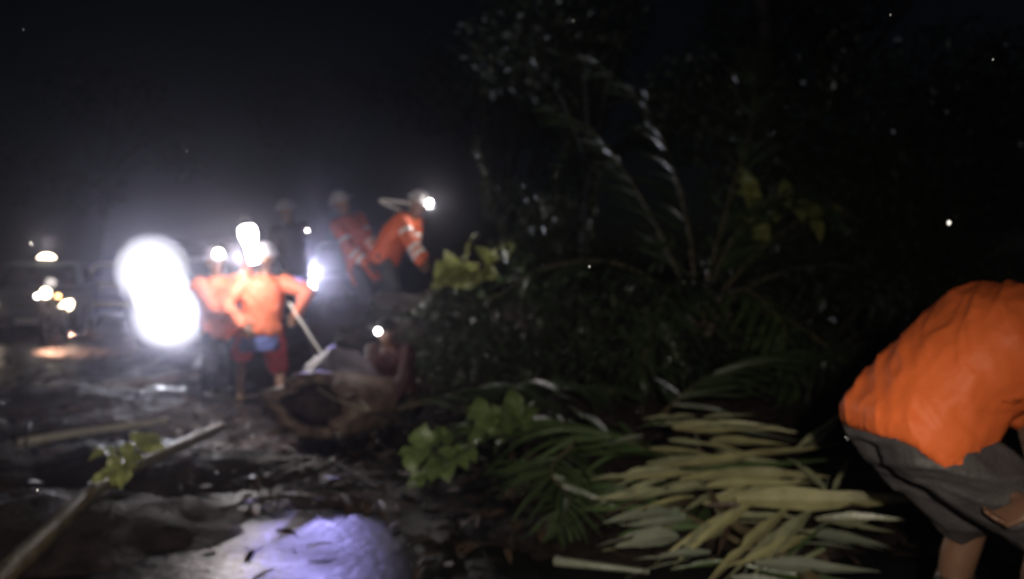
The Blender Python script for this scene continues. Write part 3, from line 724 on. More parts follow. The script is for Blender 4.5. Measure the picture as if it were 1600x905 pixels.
def person(label, pelvis, spine, heading, hands, feet, s=1.0, head_dir=None, jacket='orange', legs='grey', shorts=False, top_head='hair',
           elbow=None, knee=None, bend=.0, sleeve=1.0, shoe='boot', voxel=.011, seed=0, shirt=None, stripes=False, face_dir=None, group='workers in rain jackets', hood=False, coat=None, wr=.5, loose=1.0, fold=1.0, sag=0):
    pelvis = Vector(pelvis); spine = Vector(spine).normalized(); hd = Vector(heading).normalized()
    lat = hd.cross(UP).normalized()           # the person's right
    foot_c = Vector(((feet[0][0] + feet[1][0]) / 2, (feet[0][1] + feet[1][1]) / 2, min(feet[0][2], feet[1][2])))
    root = empty('person', foot_c); T = -foot_c
    Ls = .50 * s
    neck = pelvis + spine * Ls
    back = lat.cross(spine); back = -back if back.dot(hd) > 0 else back
    sp = [pelvis.lerp(neck, t) + back * bend * math.sin(math.pi * t) for t in (0, .2, .4, .6, .8, 1)]
    sp = [p + T for p in sp]; nk = sp[-1]; ltop = (sp[-1] - sp[-2]).normalized()
    lat2 = (lat - ltop * lat.dot(ltop)).normalized()
    hdir = Vector(head_dir).normalized() if head_dir is not None else ltop
    fdir = Vector(face_dir).normalized() if face_dir is not None else hd
    fdir = (fdir - hdir * fdir.dot(hdir)).normalized(); hlat = fdir.cross(hdir).normalized()
    hc = nk + hdir * .175 * s
    sh = {}; arms = {}; lg = {}
    for i, sg in ((0, -1), (1, 1)):           # 0 left, 1 right
        S = sp[-1] - ltop * .06 * s + lat2 * sg * .185 * s
        pol = Vector(elbow[i]) if elbow else (-hd * .5 + lat * sg - UP * .6)
        E, Wr = ik(S, Vector(hands[i]) + T, .285 * s, .255 * s, pol); arms[i] = (S, E, Wr)
        H = sp[0] + lat * sg * .095 * s - spine * .03 * s
        pk = Vector(knee[i]) if knee else (hd + lat * sg * .15)
        A = Vector(feet[i]) + T + UP * .08 * s
        K, A = ik(H, A, .43 * s, .41 * s, pk); lg[i] = (H, K, A)
    # --- body
    bm = bmesh.new()
    torso(bm, sp, lat, [(t, a * s, b * s) for t, a, b in BODY])
    capsule(bm, nk - hdir * .05 * s, .062 * s, hc - hdir * .05 * s, .055 * s)
    Hm = Matrix((hlat, fdir, hdir)).transposed()
    ball(bm, hc + hdir * .025 * s - fdir * .012 * s, (.077 * s, .096 * s, .094 * s), 20, 14, Hm)
    ball(bm, hc - hdir * .045 * s + fdir * .025 * s, (.060 * s, .068 * s, .075 * s), 18, 12, Hm)       # jaw
    ball(bm, hc - hdir * .098 * s + fdir * .070 * s, (.026 * s, .02 * s, .02 * s), 10, 8, Hm)           # chin
    capsule(bm, hc + hdir * .02 * s + fdir * .083 * s, .010 * s, hc - hdir * .025 * s + fdir * .106 * s, .016 * s, 10)   # nose
    ball(bm, hc + hdir * .030 * s + fdir * .078 * s, (.055 * s, .014 * s, .012 * s), 12, 8, Hm)         # brow
    ball(bm, hc - hdir * .055 * s + fdir * .088 * s, (.026 * s, .010 * s, .007 * s), 10, 6, Hm)         # upper lip
    ball(bm, hc - hdir * .068 * s + fdir * .086 * s, (.023 * s, .010 * s, .008 * s), 10, 6, Hm)         # lower lip
    for sg in (-1, 1):
        ball(bm, hc + hlat * sg * .079 * s - hdir * .005 * s, (.011 * s, .022 * s, .034 * s), 10, 8, Hm)
    for i, sg in ((0, -1), (1, 1)):
        S, E, Wr = arms[i]
        capsule(bm, S, .055 * s, E, .041 * s); capsule(bm, E, .041 * s, Wr, .028 * s)
        f = (Wr - E).normalized(); side = f.cross(hd if abs(f.dot(hd)) < .9 else UP).normalized()
        if side.dot(lat * sg) > 0: side = -side                           # towards the thumb
        nrm = f.cross(side).normalized()
        palm = Wr + f * .05 * s
        ball(bm, palm, (.041 * s, .055 * s, .017 * s), 12, 8, Matrix((side, f, nrm)).transposed())
        for q, fl in enumerate((.070, .080, .074, .058)):
            b0 = Wr + f * .088 * s + side * (.030 - .020 * q) * s
            k1 = b0 + (f * .8 - nrm * .45).normalized() * fl * .5 * s; k2 = k1 + (f * .25 - nrm * .9).normalized() * fl * .5 * s
            capsule(bm, b0 - f * .02 * s, .0095 * s, k1, .009 * s, 8); capsule(bm, k1, .009 * s, k2, .0075 * s, 8)
        t0 = Wr + f * .03 * s + side * .033 * s; t1 = t0 + (f * .6 + side * .7 - nrm * .2).normalized() * .04 * s; t2 = t1 + (f * .8 - nrm * .6).normalized() * .034 * s
        capsule(bm, t0, .012 * s, t1, .011 * s, 8); capsule(bm, t1, .0105 * s, t2, .009 * s, 8)
        H, K, A = lg[i]
        capsule(bm, H, .085 * s, K, .056 * s)
        mid = K.lerp(A, .33) - hd * .012 * s
        capsule(bm, K, .054 * s, mid, .056 * s); capsule(bm, mid, .056 * s, A, .036 * s)
        fd = hd
        capsule(bm, A - UP * .035 * s - fd * .03 * s, .038 * s, A - UP * .048 * s + fd * .14 * s, .030 * s)
    body = link('body', remesh(bm, voxel, 2), 'skin', root)
    # --- eyes
    for sg in (-1, 1):
        bm = bmesh.new(); ball(bm, hc + hlat * sg * .031 * s + hdir * .012 * s + fdir * .080 * s, .0125 * s, 8, 6); obj('eye', bm, 'eye', root)
    # --- clothes
    bm = bmesh.new()
    torso(bm, sp, lat, [(t, a * s * 1.04 * loose, b * s * 1.06 * loose) for t, a, b in (coat or COAT)])
    for i in (0, 1):
        S, E, Wr = arms[i]; W2 = E.lerp(Wr, max(0, min(1, (sleeve - .5) * 2))) if sleeve > .5 else E
        if sleeve > .5:
            capsule(bm, S, .084 * s, E, .067 * s); capsule(bm, E, .067 * s, E.lerp(W2, .93), .055 * s)
        else:
            capsule(bm, S, .084 * s, S.lerp(E, .85), .072 * s)
    if hood:
        ball(bm, hc - fdir * .03 * s + hdir * .012 * s, (.108 * s, .112 * s, .125 * s), 16, 12, Hm)
        ball(bm, nk - fdir * .02 * s + hdir * .03 * s, (.10 * s, .095 * s, .07 * s), 12, 8, Hm)
    me = remesh(bm, voxel * 1.25, 3); wrinkle(me, .011 * s * wr, 7 / s, seed, (1, 1, .6)); wrinkle(me, .004 * s * wr, 19 / s, seed + 4)
    folds(me, .016 * s * fold, 6.5 / s, seed + 3, (sp[-1] - sp[0]) + lat * .5)
    if sag:
        for v in me.vertices:
            if v.normal.z < -.1: v.co.z -= sag * min(1, -v.normal.z * 1.3) * (.55 + .45 * noise.noise(v.co * 5))
    a0 = (sp[1] - sp[0]).normalized(); h0 = (me.vertices[0].co - sp[0]).dot(a0)
    lo = min((v.co - sp[0]).dot(a0) for v in me.vertices)
    for v in me.vertices:                                   # uneven hem
        u_ = (v.co - sp[0]).dot(a0) - lo
        if u_ < .12 and (v.co - sp[0]).length < .35 * s: v.co += a0 * .032 * (1 - u_ / .12) * noise.noise(v.co * 6 + Vector((seed, 0, 0)))
    me.update(); jk = link('jacket', me, jacket, root)
    if stripes:
        for i in (0, 1):
            S, E, Wr = arms[i]
            for (a, b, t, r) in ((S, E, .62, .080), (E, Wr, .35, .071), (E, Wr, .68, .064)):
                bm = bmesh.new(); c = a.lerp(b, t); ax = (b - a).normalized()
                tube(bm, [c - ax * .022 * s, c + ax * .022 * s], (r + .004) * s, 18, False); obj('reflective_stripe', bm, 'stripe', jk)
    if shirt:
        bm = bmesh.new(); torso(bm, sp, lat, [(t, a * s, b * s) for t, a, b in ((-.42, .185, .15), (-.3, .19, .155), (-.12, .185, .145), (.1, .16, .12))])
        me = remesh(bm, voxel * 1.4, 2); wrinkle(me, .010, 9, seed + 2); link('shirt_hem', me, shirt, root)
    bm = bmesh.new()
    torso(bm, sp, lat, [(t, a * s, b * s) for t, a, b in ((-.20, .12, .11), (-.1, .172, .13), (.06, .178, .13), (.16, .165, .12))])
    for i in (0, 1):
        H, K, A = lg[i]
        if shorts:
            e = H.lerp(K, .97); capsule(bm, H, .118 * s, H.lerp(K, .9), .104 * s); capsule(bm, H.lerp(K, .9), .104 * s, e, .10 * s, ends=False)
        else:
            capsule(bm, H, .105 * s, K, .079 * s); capsule(bm, K, .079 * s, K.lerp(A, .9), .062 * s)
    me = remesh(bm, voxel * 1.25, 3); wrinkle(me, .005 * s, 8 / s, seed + 1); folds(me, .016 * s * fold, 7 / s, seed + 5, (.3, .2, 1)); link('shorts' if shorts else 'trousers', me, legs, root)
    for i in (0, 1):
        H, K, A = lg[i]; bm = bmesh.new()
        capsule(bm, A - UP * .030 * s - hd * .03 * s, .050 * s, A - UP * .040 * s + hd * .15 * s, .042 * s)
        if shoe == 'boot': capsule(bm, A - UP * .02 * s, .052 * s, A.lerp(K, .45), .064 * s)
        for v in bm.verts: v.co.z = max(v.co.z, A.z - .085 * s)
        me = remesh(bm, voxel * 1.2, 2); link('boot' if shoe == 'boot' else 'shoe', me, shoe, root)
    # --- head wear
    bm = bmesh.new()
    if top_head == 'hair':
        ball(bm, hc + hdir * .038 * s - fdir * .022 * s, (.086 * s, .098 * s, .092 * s), 18, 12, Hm)
        me = remesh(bm, voxel, 1); wrinkle(me, .006, 30, seed); link('hair', me, 'hair', root)
    else:
        g = bmesh.ops.create_uvsphere(bm, u_segments=24, v_segments=14, radius=1)
        for v in bm.verts:
            q = v.co.copy()
            if q.z < 0: q.z *= .12
            if q.z < .02 : q.x *= 1.10; q.y *= 1.16
            v.co = hc + hdir * (.040 + q.z * .115) * s + hlat * q.x * .108 * s + fdir * (q.y * .125 - .008) * s
        hm = obj('helmet' if top_head == 'helmet' else 'cap', bm, top_head, root)
        bm = bmesh.new(); box(bm, (-.065, .09, -.008), (.065, .175, .006), .004)
        for v in bm.verts: v.co = hc + hdir * (.045 + v.co.z - max(0, v.co.y - .1) * .25) * s + hlat * v.co.x * s + fdir * v.co.y * s
        obj('peak', bm, top_head, hm)
    tag(root, label, 'person', group)
    root['hx'] = list(hc + foot_c); 
    return root, hc + foot_c, fdir, hdir
def headlamp(label, hc, fdir, hdir, energy, r=.03, m='lampS', col=(1, .93, .9), lens=.034):
    c = hc + fdir * .135 + hdir * .075
    root = empty('headlamp', c)
    bm = bmesh.new(); disc(bm, (0, 0, 0), fdir, r, .03, 16, .004); obj('housing', bm, 'black', root)
    bm = bmesh.new(); ball(bm, fdir * .022, lens, 14, 10); obj('lens', bm, m, root)
    bm = bmesh.new(); q = Matrix((fdir.cross(hdir).normalized(), fdir, hdir)).transposed()
    ring = [(-fdir * .135 + (q @ Vector((math.cos(a) * .112, math.sin(a) * .13, 0)))) for a in [2 * math.pi * k / 24 for k in range(25)]]
    tube(bm, ring, .009, 5, False); obj('strap', bm, 'black', root)
    if energy:
        l = point('headlamp_light', c + fdir * .075, energy, col, .03)
    return tag(root, label, 'headlamp', 'headlamps worn by the workers')

# B: worker in red shorts, in front
D = 8.9
bx = (412 - 800) / F_PX * D
gB = .06
pel = P(408, 512, D); 
B, *_ = person('worker with grey cap in orange jacket, blue shirt hem and red shorts holding a stick', pel, (.08, -.05, 1), (-.35, .95, 0),
    hands=(P(380, 508, 8.65), P(463, 492, D - .12)), feet=((P(374, 640, D + .08).x, D + .1, gB), (P(441, 640, D - .1).x, D - .12, gB)), s=1.04, jacket='orange_washed', legs='red', shorts=True,
    top_head='greycap', elbow=((-1, -.3, -.3), (1, -.2, -.2)), shoe='sandal', seed=1, shirt='blue', coat=SHORT)
# A: worker behind left, lifting the lantern
D = 9.3
A_, hc, fd, hd_ = person('worker in orange jacket at left edge of the glare holding up a lantern', P(345, 512, D), (-.06, -.05, 1), (.55, -.83, 0),
    hands=(P(390, 418, 8.85), P(368, 506, 8.95)), feet=((P(352, 640, D).x, D + .1, .05), (P(318, 640, D).x, D, .05)), s=1.04, jacket='orange_washed', legs='dark',
    top_head='greycap', elbow=((1, -.2, -.6), (-1, -.3, -.2)), seed=2)
headlamp('glowing headlamp on the worker who holds up the lantern', hc, fd, hd_, 14, .03, 'lampG', (1, .85, .78), .05)
# D: worker on the trunk, left
D = 10.9
D_, *_ = person('worker in long red orange jacket standing left of the helmeted one by the trunk', P(566, 406, D), (-.36, -.05, 1), (.75, -.55, 0),
    hands=(P(612, 425, D - .35), P(600, 446, D - .3)), feet=((P(595, 500, D).x, D + .1, .64), (P(560, 500, D).x, D - .05, .64)), s=1.08, coat=LONG, jacket='red_orange', legs='dark',
    top_head='greycap', elbow=((.2, -.5, -1), (-1, -.3, -.6)), seed=3, stripes=True)
# E: worker bending, right, white helmet
D = 10.7
E_, hc, fd, hd_ = person('worker with white helmet bending right over the fallen trunk, arm with pale stripes', P(604, 396, D), (.62, -.12, .85), (.92, -.38, 0),
    hands=(P(662, 446, D - .25), P(682, 440, D - .5)), feet=((P(600, 500, D).x, D + .15, .58), (P(628, 500, D).x, D - .08, .58)), s=1.06, jacket='red_orange', legs='dark',
    top_head='helmet', elbow=((-.3, -.4, -.8), (-.2, -.6, -.4)), seed=4, bend=.03, stripes=True, head_dir=(.45, -.1, 1), face_dir=(.8, -.6, -.35))
headlamp('lit headlamp on the white helmet of the bending worker', hc, fd, hd_, 12)
# F: dark figure behind
D = 11.3
F_, hc, fd, hd_ = person('dim figure in dark clothes and grey cap standing behind the worker in red shorts', P(458, 412, D), (-.12, 0, 1), (.6, -.8, 0),
    hands=(P(480, 362, D - .4), P(440, 420, D - .2)), feet=((P(468, 500, D).x, D, .38), (P(446, 500, D).x, D, .38)), s=1.0, jacket='dark', legs='dark',
    top_head='greycap', elbow=((.6, -.2, -1), (-1, -.2, -.4)), seed=5)
# G: crouching with headlamp
D = 7.5
G_, hc, fd, hd_ = person('crouching worker in dark maroon clothes beside the tarpaulin, facing the camera', P(622, 612, D + .12), (-.15, -.42, 1), (-.35, -.93, 0),
    hands=(P(610, 640, D - .35), P(585, 638, D - .3)), feet=((P(645, 690, D).x, D - .05, .06), (P(600, 690, D).x, D - .1, .06)), s=.86, jacket='maroon', legs='dark',
    top_head='hair', elbow=((.6, -.2, -.6), (-.6, -.2, -.6)), seed=6, bend=.05, head_dir=(-.1, -.35, 1), face_dir=(-.2, -.9, -.3))
headlamp('small bright headlamp on the crouching worker', hc, fd, hd_, 1.2, .025, 'lampS', (1, .9, .85), .026)
# H: foreground worker bending right
D = 2.7
H_, *_ = person('foreground worker bending to the right in bright orange jacket and grey shorts', P(1424, 664, D), (.78, -.02, .62), (1, .10, 0),
    hands=(P(1640, 800, 2.8), P(1625, 775, 2.42)), feet=((P(1470, 1100, 2.95).x, 2.95, .17), (P(1610, 1100, 2.55).x, 2.55, .22)), s=1.05, jacket='orange', legs='grey', shorts=True,
    top_head='hair', elbow=((.6, .4, -.3), (.8, -.3, .1)), knee=((1, 0, .3), (1, -.1, .5)), seed=7, bend=.06, sleeve=.5, voxel=.0088, head_dir=(1, 0, .25), face_dir=(.5, 0, -1), wr=.25, loose=1.10, coat=SHORT, fold=.75, sag=.07)
mound('earth_mound', 1.55, 2.75, 1.1, .8, .30, 'mound', 33, 0, 30, .1)

# ------------------------------------------------------------------ hand tools and lamps
def lantern():
    c = P(391, 380, 8.72); root = empty('lantern', c - Vector((0, 0, .24)))
    bm = bmesh.new(); tube(bm, [(0, 0, .04), (0, 0, .10), (0, 0, .18), (0, 0, .26), (0, 0, .34), (0, 0, .40), (0, 0, .42)], [.045, .05, .052, .066, .088, .078, .05], 20); obj('glowing_tube', bm, 'lampG', root)
    bm = bmesh.new(); tube(bm, [(0, 0, 0), (0, 0, .012), (0, 0, .04)], [.07, .078, .07], 20); obj('base', bm, 'black', root)
    bm = bmesh.new(); tube(bm, [(0, 0, .42), (0, 0, .44), (0, 0, .47)], [.06, .065, .03], 20); obj('top_cap', bm, 'black', root)
    bm = bmesh.new(); tube(bm, [(.05 * math.cos(a), 0, .46 + .06 * math.sin(a)) for a in [math.pi * k / 10 for k in range(11)]], .005, 6); obj('handle', bm, 'steel', root)
    root.rotation_euler = (0, R(-12), 0); root.location.x += .05
    tag(root, 'tall glowing lantern held up between the two workers near the glare', 'lantern')
    point('lantern_light', c + Vector((.04, -.50, -.15)), 58, (1, .95, .95), .06)
lantern()
def stick(name, label, pts, r, m, cat='stick'):
    bm = bmesh.new(); q = curve_pts(pts, 10); tube(bm, [p - q[0] for p in q], [r * (1 - .03 * i) for i in range(11)], 8, True, .12)
    o = obj(name, bm, m); o.location = q[0]; return tag(o, label, cat)
stick('stick', 'long thin pale stick slanting from the red shorts worker down to the tarpaulin', [P(452, 474, 8.42), P(510, 562, 7.5), P(577, 641, 6.55)], .011, 'wood')
stick('stick', 'short pale stick lying across the rim of the hollow log', [P(468, 585, 7.3), P(520, 622, 6.75), P(572, 641, 6.35)], .010, 'wood')
stick('metal_bar', 'pale bent bar carried over the shoulder of the helmeted worker', [P(645, 318, 10.55), P(600, 313, 10.6), P(594, 314, 10.6), P(600, 318, 10.58), P(626, 329, 10.5)], .018, 'stripe', 'bar')
def torch(label, c, d, energy, lens=.03):
    c, d = Vector(c), Vector(d).normalized(); root = empty('flashlight', c)
    bm = bmesh.new(); tube(bm, [-d * .14, -d * .02, d * .0, d * .03], [.016, .016, .028, .030], 12); obj('barrel', bm, 'black', root)
    bm = bmesh.new(); ball(bm, d * .03, lens, 12, 8); obj('lens', bm, 'lampS', root)
    spot('flashlight_light', c + d * .09, c + d * 3, energy, R(8.5), 1.0, (.42, .38, 1.0), .04)
    tag(root, label, 'flashlight')
torch('small flashlight in the hand of the dim figure behind', P(480, 357, 10.85), Vector((-1.03, 4.45, 0)) - P(480, 357, 10.85), 560)

# ------------------------------------------------------------------ vehicles
def wheel(parent, c, r=.34, wd=.22):
    bm = bmesh.new(); disc(bm, (0, 0, 0), (1, 0, 0), r, wd, 28, .03); t = obj('wheel', bm, 'tyre', parent); t.location = c
    bm = bmesh.new(); disc(bm, (0, 0, 0), (1, 0, 0), r * .6, wd + .02, 20, .01)
    obj('rim', bm, 'rim', t)
def prism(bm, prof, x0, x1, taper=None):
    """extrude a side profile (y, z) from x0 to x1; taper(z) scales x"""
    L_ = [bm.verts.new((x0 * (taper(z) if taper else 1), y, z)) for y, z in prof]
    R_ = [bm.verts.new((x1 * (taper(z) if taper else 1), y, z)) for y, z in prof]
    n = len(prof)
    for i in range(n):
        bm.faces.new((L_[i], L_[(i + 1) % n], R_[(i + 1) % n], R_[i]))
    bm.faces.new(L_[::-1]); bm.faces.new(R_)
    bmesh.ops.recalc_face_normals(bm, faces=bm.faces)
def bevel_obj(o, wd=.04):
    m = o.modifiers.new('b', 'BEVEL'); m.width = wd; m.segments = 3; m.limit_method = 'ANGLE'; m.angle_limit = R(28)
def vehicle(name, label, loc, rz, paint, kind='car', lamps=('lampS', 'lampS'), cat='car', lamp_r=.085, indicator=None, wd=.86):
    root = empty(name, loc, rz)          # front faces local -y
    if kind == 'car':
        body = [(-2.05, .30), (-2.12, .55), (-2.0, .74), (-.95, .90), (2.0, .96), (2.15, .80), (2.15, .32), (1.7, .24), (-1.7, .24)]
        cab = [(-1.0, .88), (-.25, 1.40), (.25, 1.46), (1.05, 1.42), (1.75, .95)]; hz, r, fy = .66, .31, -2.07
        ws = ((-.93, .95), (-.29, 1.37)); wy = (-1.3, 1.35); base = .0
    else:                                 # high pickup truck
        body = [(-2.25, .55), (-2.28, .95), (-2.15, 1.16), (-1.15, 1.24), (2.3, 1.22), (2.35, .60), (1.9, .52), (-1.9, .52)]
        cab = [(-1.2, 1.20), (-.62, 1.82), (-.1, 1.88), (.85, 1.86), (1.05, 1.22)]; hz, r, fy = .98, .40, -2.27
        ws = ((-1.13, 1.27), (-.66, 1.79)); wy = (-1.45, 1.5); base = .0
    bm = bmesh.new(); prism(bm, body, -wd, wd); o = obj('body', bm, paint, root, smooth=False); bevel_obj(o, .06)
    bm = bmesh.new(); tp = lambda z: 1 - .17 * (z - cab[0][1]) / (cab[2][1] - cab[0][1]); prism(bm, cab, -wd * .95, wd * .95, tp); o = obj('cabin', bm, paint, root, smooth=False); bevel_obj(o, .05)
    def pane(nm, q):
        bm = bmesh.new(); vs_ = [bm.verts.new(p) for p in q]; bm.faces.new(vs_); bmesh.ops.solidify(bm, geom=bm.faces[:], thickness=.008); return obj(nm, bm, 'glass', root, smooth=False)
    (ya, za), (yb, zb) = ws; nrm = Vector((0, -(zb - za), (yb - ya))).normalized() * .02
    pane('windscreen', [Vector((-wd * .84, ya, za)) + nrm, Vector((wd * .84, ya, za)) + nrm, Vector((wd * .70, yb, zb)) + nrm, Vector((-wd * .70, yb, zb)) + nrm])
    for sg in (-1, 1):
        x0, x1 = sg * (wd * .95 + .008), sg * (wd * .95 * .85 + .012)
        pane('side_window', [Vector((x0 - sg * .012, ya + .16, za + .03)), Vector((x0 - sg * .012, cab[-1][0] - .25, za + .03)), Vector((x1, cab[-2][0] - .12, zb - .03)), Vector((x1, yb + .10, zb - .03))])
        for y in wy: wheel(root, (sg * (wd - .08), y, r), r)
        bm = bmesh.new(); disc(bm, (0, 0, 0), (0, 1, 0), lamp_r * 1.15, .05, 20, .01); h = obj('headlight', bm, 'steel', root); h.location = (sg * wd * .74, fy - .02, hz)
        bm = bmesh.new(); ball(bm, (0, -.02, 0), (lamp_r, .03, lamp_r), 16, 10); obj('lens', bm, lamps[0 if sg < 0 else 1], h)
        bm = bmesh.new(); box(bm, (-.08, -.03, -.06), (.08, .04, .06), .02); m_ = obj('mirror', bm, 'black', root); m_.location = (sg * (wd + .12), ya + .15, za + .12)
        if indicator:
            bm = bmesh.new(); box(bm, (-.06, -.02, -.035), (.06, .02, .035), .01); i_ = obj('indicator_lamp', bm, indicator, root); i_.location = (sg * wd * .88, fy - .01, hz - .14)
    bm = bmesh.new(); box(bm, (-wd * .98, fy - .10, hz - .42), (wd * .98, fy + .05, hz - .20), .03); obj('bumper', bm, 'black', root)
    bm = bmesh.new()
    for k in range(5): box(bm, (-wd * .52, fy - .03, hz - .12 + k * .05), (wd * .52, fy + .03, hz - .09 + k * .05), .004)
    obj('grille', bm, 'black', root)
    bm = bmesh.new(); box(bm, (-.22, fy - .125, hz - .36), (.22, fy - .106, hz - .25), .004); obj('number_plate', bm, 'helmet', root)
    return tag(root, label, cat)
# glaring truck
tx = P(262, 460, 14).x
TR = vehicle('pickup_truck', 'dark pickup truck with blinding lamps facing the camera', (tx, 16.1, .05), R(8), 'truck', 'truck', ('lampW', 'lampW'), 'truck', .15)
fl = Matrix.Rotation(R(8), 3, 'Z')
bm = bmesh.new(); tube(bm, [(-.62, -2.36, 1.05), (-.62, -2.40, 1.42), (-.45, -2.40, 1.50), (.45, -2.40, 1.50), (.62, -2.40, 1.42), (.62, -2.36, 1.05)], .03, 10); obj('bull_bar', bm, 'steel', TR)
for (px, py, dd, r_) in ((239, 424, 13.6, .58), (266, 490, 13.4, .62), (253, 456, 13.28, .44)):  # oversized lamp discs, added and sized to give the glare its outline
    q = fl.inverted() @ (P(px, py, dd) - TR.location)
    bm = bmesh.new(); tube(bm, [(0, .10, 0), (0, .04, 0), (0, -.04, 0), (0, -.06, 0)], [r_ * .7, r_ * .94, r_ * .97, r_ * .93], 30); h = obj('glare_lamp', bm, 'black', TR); h.location = q
    bm = bmesh.new(); ball(bm, (0, -.055, 0), (r_, .06, r_), 28, 12); obj('lens', bm, 'lampGlare', h)
for (px, py, e, tgt) in ((240, 424, 650, (-1.5, 0, 4.6)), (268, 490, 650, (-1.2, 0, 4.4))):
    spot('truck_lamp_light', P(px, py, 13.2), tgt, e, R(76), 1.0, (.86, .88, 1.0), .2)
# others
V1 = vehicle('parked_car', 'yellow car with amber indicator lamps parked behind at left', (P(150, 500, 20).x, 21.6, .05), R(14), 'yellow', 'car', ('lampY', 'lampY'), 'car', .12, 'lampA')
V2 = vehicle('parked_car', 'grey green car cut by the left edge of the picture', (P(12, 500, 17.2).x, 18.6, .05), R(20), 'carpaint', 'car', ('lampY', 'lampY'), 'car', .13)
V3 = vehicle('pickup_truck', 'pale grey pickup truck with round lamps behind the standing dim figure', (P(522, 500, 17.5).x, 19.6, .05), R(5), 'greypaint', 'truck', ('lampS', 'glass'), 'truck', .13)
spot('headlight_light', P(487, 424, 16.9), (-1.2, 0, 1.6), 400, R(120), .6, (.80, .82, 1.0), .1)
spot('headlight_light', P(120, 493, 18.9), P(118, 545, 15.2), 6000, R(30), 1, (1, .45, .27), .1)

bm = bmesh.new(); box(bm, (-.22, -.09, 1.47), (.30, .09, 1.53), .02); rb = obj('roof_lamp', bm, 'black', V2)
bm = bmesh.new(); tube(bm, [(.04, -.02, 1.531), (.04, -.02, 1.58), (.04, -.02, 1.63)], [.17, .15, .06], 18); obj('lens', bm, 'lampY', rb)
point('roof_lamp_light', V2.matrix_basis @ Vector((.1, -.5, 1.85)), 12, (1, .9, .85), .1)
# motorcycle at left, lamps lit
def motorcycle():
    D = 16.2; c = P(88, 560, D); root = empty('motorcycle', (c.x, c.y, .06), R(12))
    for y in (-.62, .62):
        bm = bmesh.new()
        ring = [(0, y + .27 * math.cos(a), .29 + .27 * math.sin(a)) for a in [2 * math.pi * k / 28 for k in range(29)]]
        tube(bm, ring, .05, 8, False); t = obj('wheel', bm, 'tyre', root)
        bm = bmesh.new(); disc(bm, (0, y, .29), (1, 0, 0), .06, .12, 14)
        for k in range(10):
            a = 2 * math.pi * k / 10; tube(bm, [(0, y, .29), (0, y + .24 * math.cos(a), .29 + .24 * math.sin(a))], .006, 4)
        obj('rim', bm, 'rim', t)
    bm = bmesh.new()
    for x in (-.07, .07): tube(bm, [(x, -.62, .29), (x, -.45, .72), (x * .7, -.36, .98)], .022, 8)
    obj('fork', bm, 'steel', root)
    bm = bmesh.new(); tube(bm, [(-.36, -.22, 1.04), (-.2, -.34, 1.02), (0, -.37, .99), (.2, -.34, 1.02), (.36, -.22, 1.04)], .014, 8); obj('handlebar', bm, 'black', root)
    bm = bmesh.new(); ball(bm, (0, -.05, .76), (.13, .30, .14), 16, 10); obj('fuel_tank', bm, 'carpaint', root)
    bm = bmesh.new(); box(bm, (-.12, .15, .72), (.12, .80, .82), .04); obj('seat', bm, 'black', root)
    bm = bmesh.new(); box(bm, (-.13, -.22, .30), (.13, .25, .62), .05); obj('engine', bm, 'steel', root)
    bm = bmesh.new(); disc(bm, (0, -.52, .90), (0, 1, 0), .10, .10, 18, .02); h = obj('headlight', bm, 'black', root)
    bm = bmesh.new(); ball(bm, (0, -.58, .90), (.09, .03, .09), 14, 8); obj('lens', bm, 'lampY', h)
    for sg in (-1, 1):
        bm = bmesh.new(); tube(bm, [(sg * .26, -.28, 1.04), (sg * .30, -.26, 1.22)], .007, 6); ball(bm, (sg * .30, -.26, 1.26), (.065, .015, .05), 12, 8); obj('mirror', bm, 'black', root)
        bm = bmesh.new(); ball(bm, (sg * .17, -.46, .84), .04, 10, 8); obj('indicator_lamp', bm, 'lampA' if sg > 0 else 'lampS', root)
    tag(root, 'motorcycle with lit headlamp between the grey green and yellow cars', 'motorcycle')
    spot('headlight_light', Vector((c.x, c.y - .75, 1.0)), (c.x * 14.4 / 16.2 + .25, 14.4, .05), 1500, R(36), 1, (1, .5, .32), .08)
motorcycle()

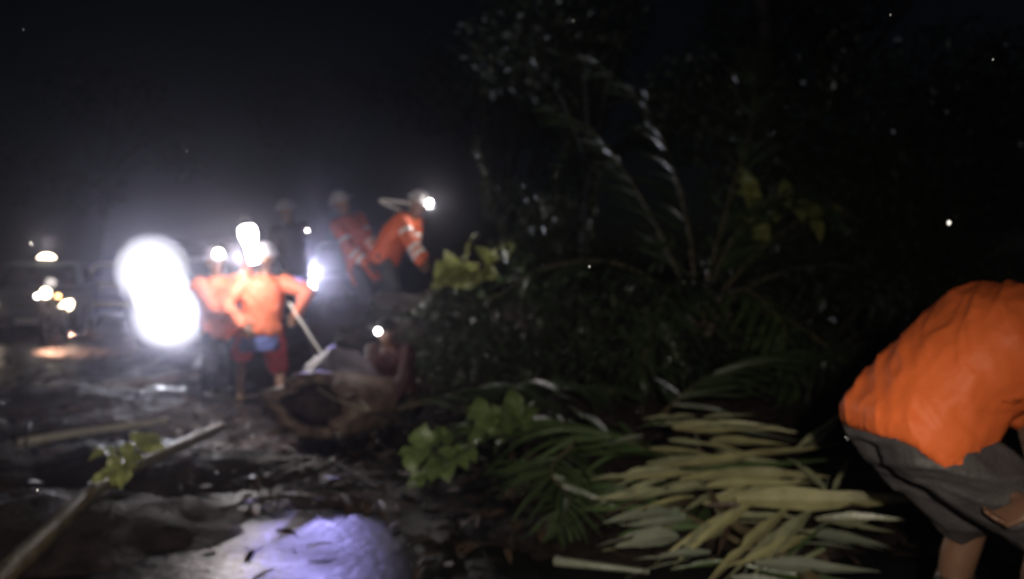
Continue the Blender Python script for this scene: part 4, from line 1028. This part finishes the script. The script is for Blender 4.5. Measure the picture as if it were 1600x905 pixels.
# ------------------------------------------------------------------ litter on the road
rs = random.Random(99)
bm = bmesh.new()
for _ in range(9000):
    x, y = rs.uniform(-7, 5), rs.uniform(4.0, 14)
    if -2.2 < x < -.5 and y < 5.3 and rs.random() < .93: continue
    z = .085 + rs.random() ** 3 * .14
    L = rs.uniform(.04, .16); mt = frame((rs.uniform(-1, 1), rs.uniform(-1, 1), rs.uniform(-.15, .15)), (rs.uniform(-.5, .5), rs.uniform(-.5, .5), 1)).to_4x4(); mt.translation = (x, y, z)
    leaflet_into(bm, mt, L, L * rs.uniform(.15, .45), .2, .2, 3)
tag(obj('leaf_litter', bm, 'deadfrond'), 'wet fallen leaves scattered over the road and banks', 'leaf litter', kind='stuff')
bm = bmesh.new()
for _ in range(900):
    x, y = rs.uniform(-6, 4.5), rs.uniform(4.6, 13)
    if -2.2 < x < -.5 and y < 5.6: continue
    z = .09 + rs.random() ** 2 * .25; a = rs.uniform(0, math.pi); L = rs.uniform(.15, .6)
    d = Vector((math.cos(a), math.sin(a), rs.uniform(-.15, .25))) * L; p = Vector((x, y, z))
    tube(bm, [p, p + d * .5 + Vector((rs.uniform(-.03, .03), rs.uniform(-.03, .03), rs.uniform(0, .04))), p + d], [.007, .005, .003], 4)
tag(obj('twigs', bm, 'bark'), 'broken twigs strewn across the road and banks', 'twigs', kind='stuff')

bm = bmesh.new()
for _ in range(55):
    y = rs.uniform(.8, 7); p = Vector((rs.uniform(-.62, .62) * y, y, 1.5 + rs.uniform(-.36, .30) * y)); r = rs.uniform(.0012, .0026)
    ball(bm, p, (r, r, r * 1.25), 8, 6)
tag(obj('raindrops', bm, 'drop'), 'falling raindrops caught in the light', 'rain', kind='stuff')

# ------------------------------------------------------------------ rain-laden air
bm = bmesh.new(); box(bm, (-60, -14, -1.3), (50, 60, 13))
hz = obj('haze', bm, None, smooth=False)
hm = bpy.data.materials.new('haze'); hm.use_nodes = True
n = hm.node_tree.nodes; n.remove(n['Principled BSDF'])
pv = n.new('ShaderNodeVolumePrincipled'); pv.inputs['Color'].default_value = (.80, .78, .97, 1)
pv.inputs['Density'].default_value = .0046; pv.inputs['Anisotropy'].default_value = .95
hm.node_tree.links.new(pv.outputs[0], n['Material Output'].inputs['Volume'])
hz.data.materials.append(hm)
tag(hz, 'thin rain haze glowing round the lamps', 'haze', kind='stuff')
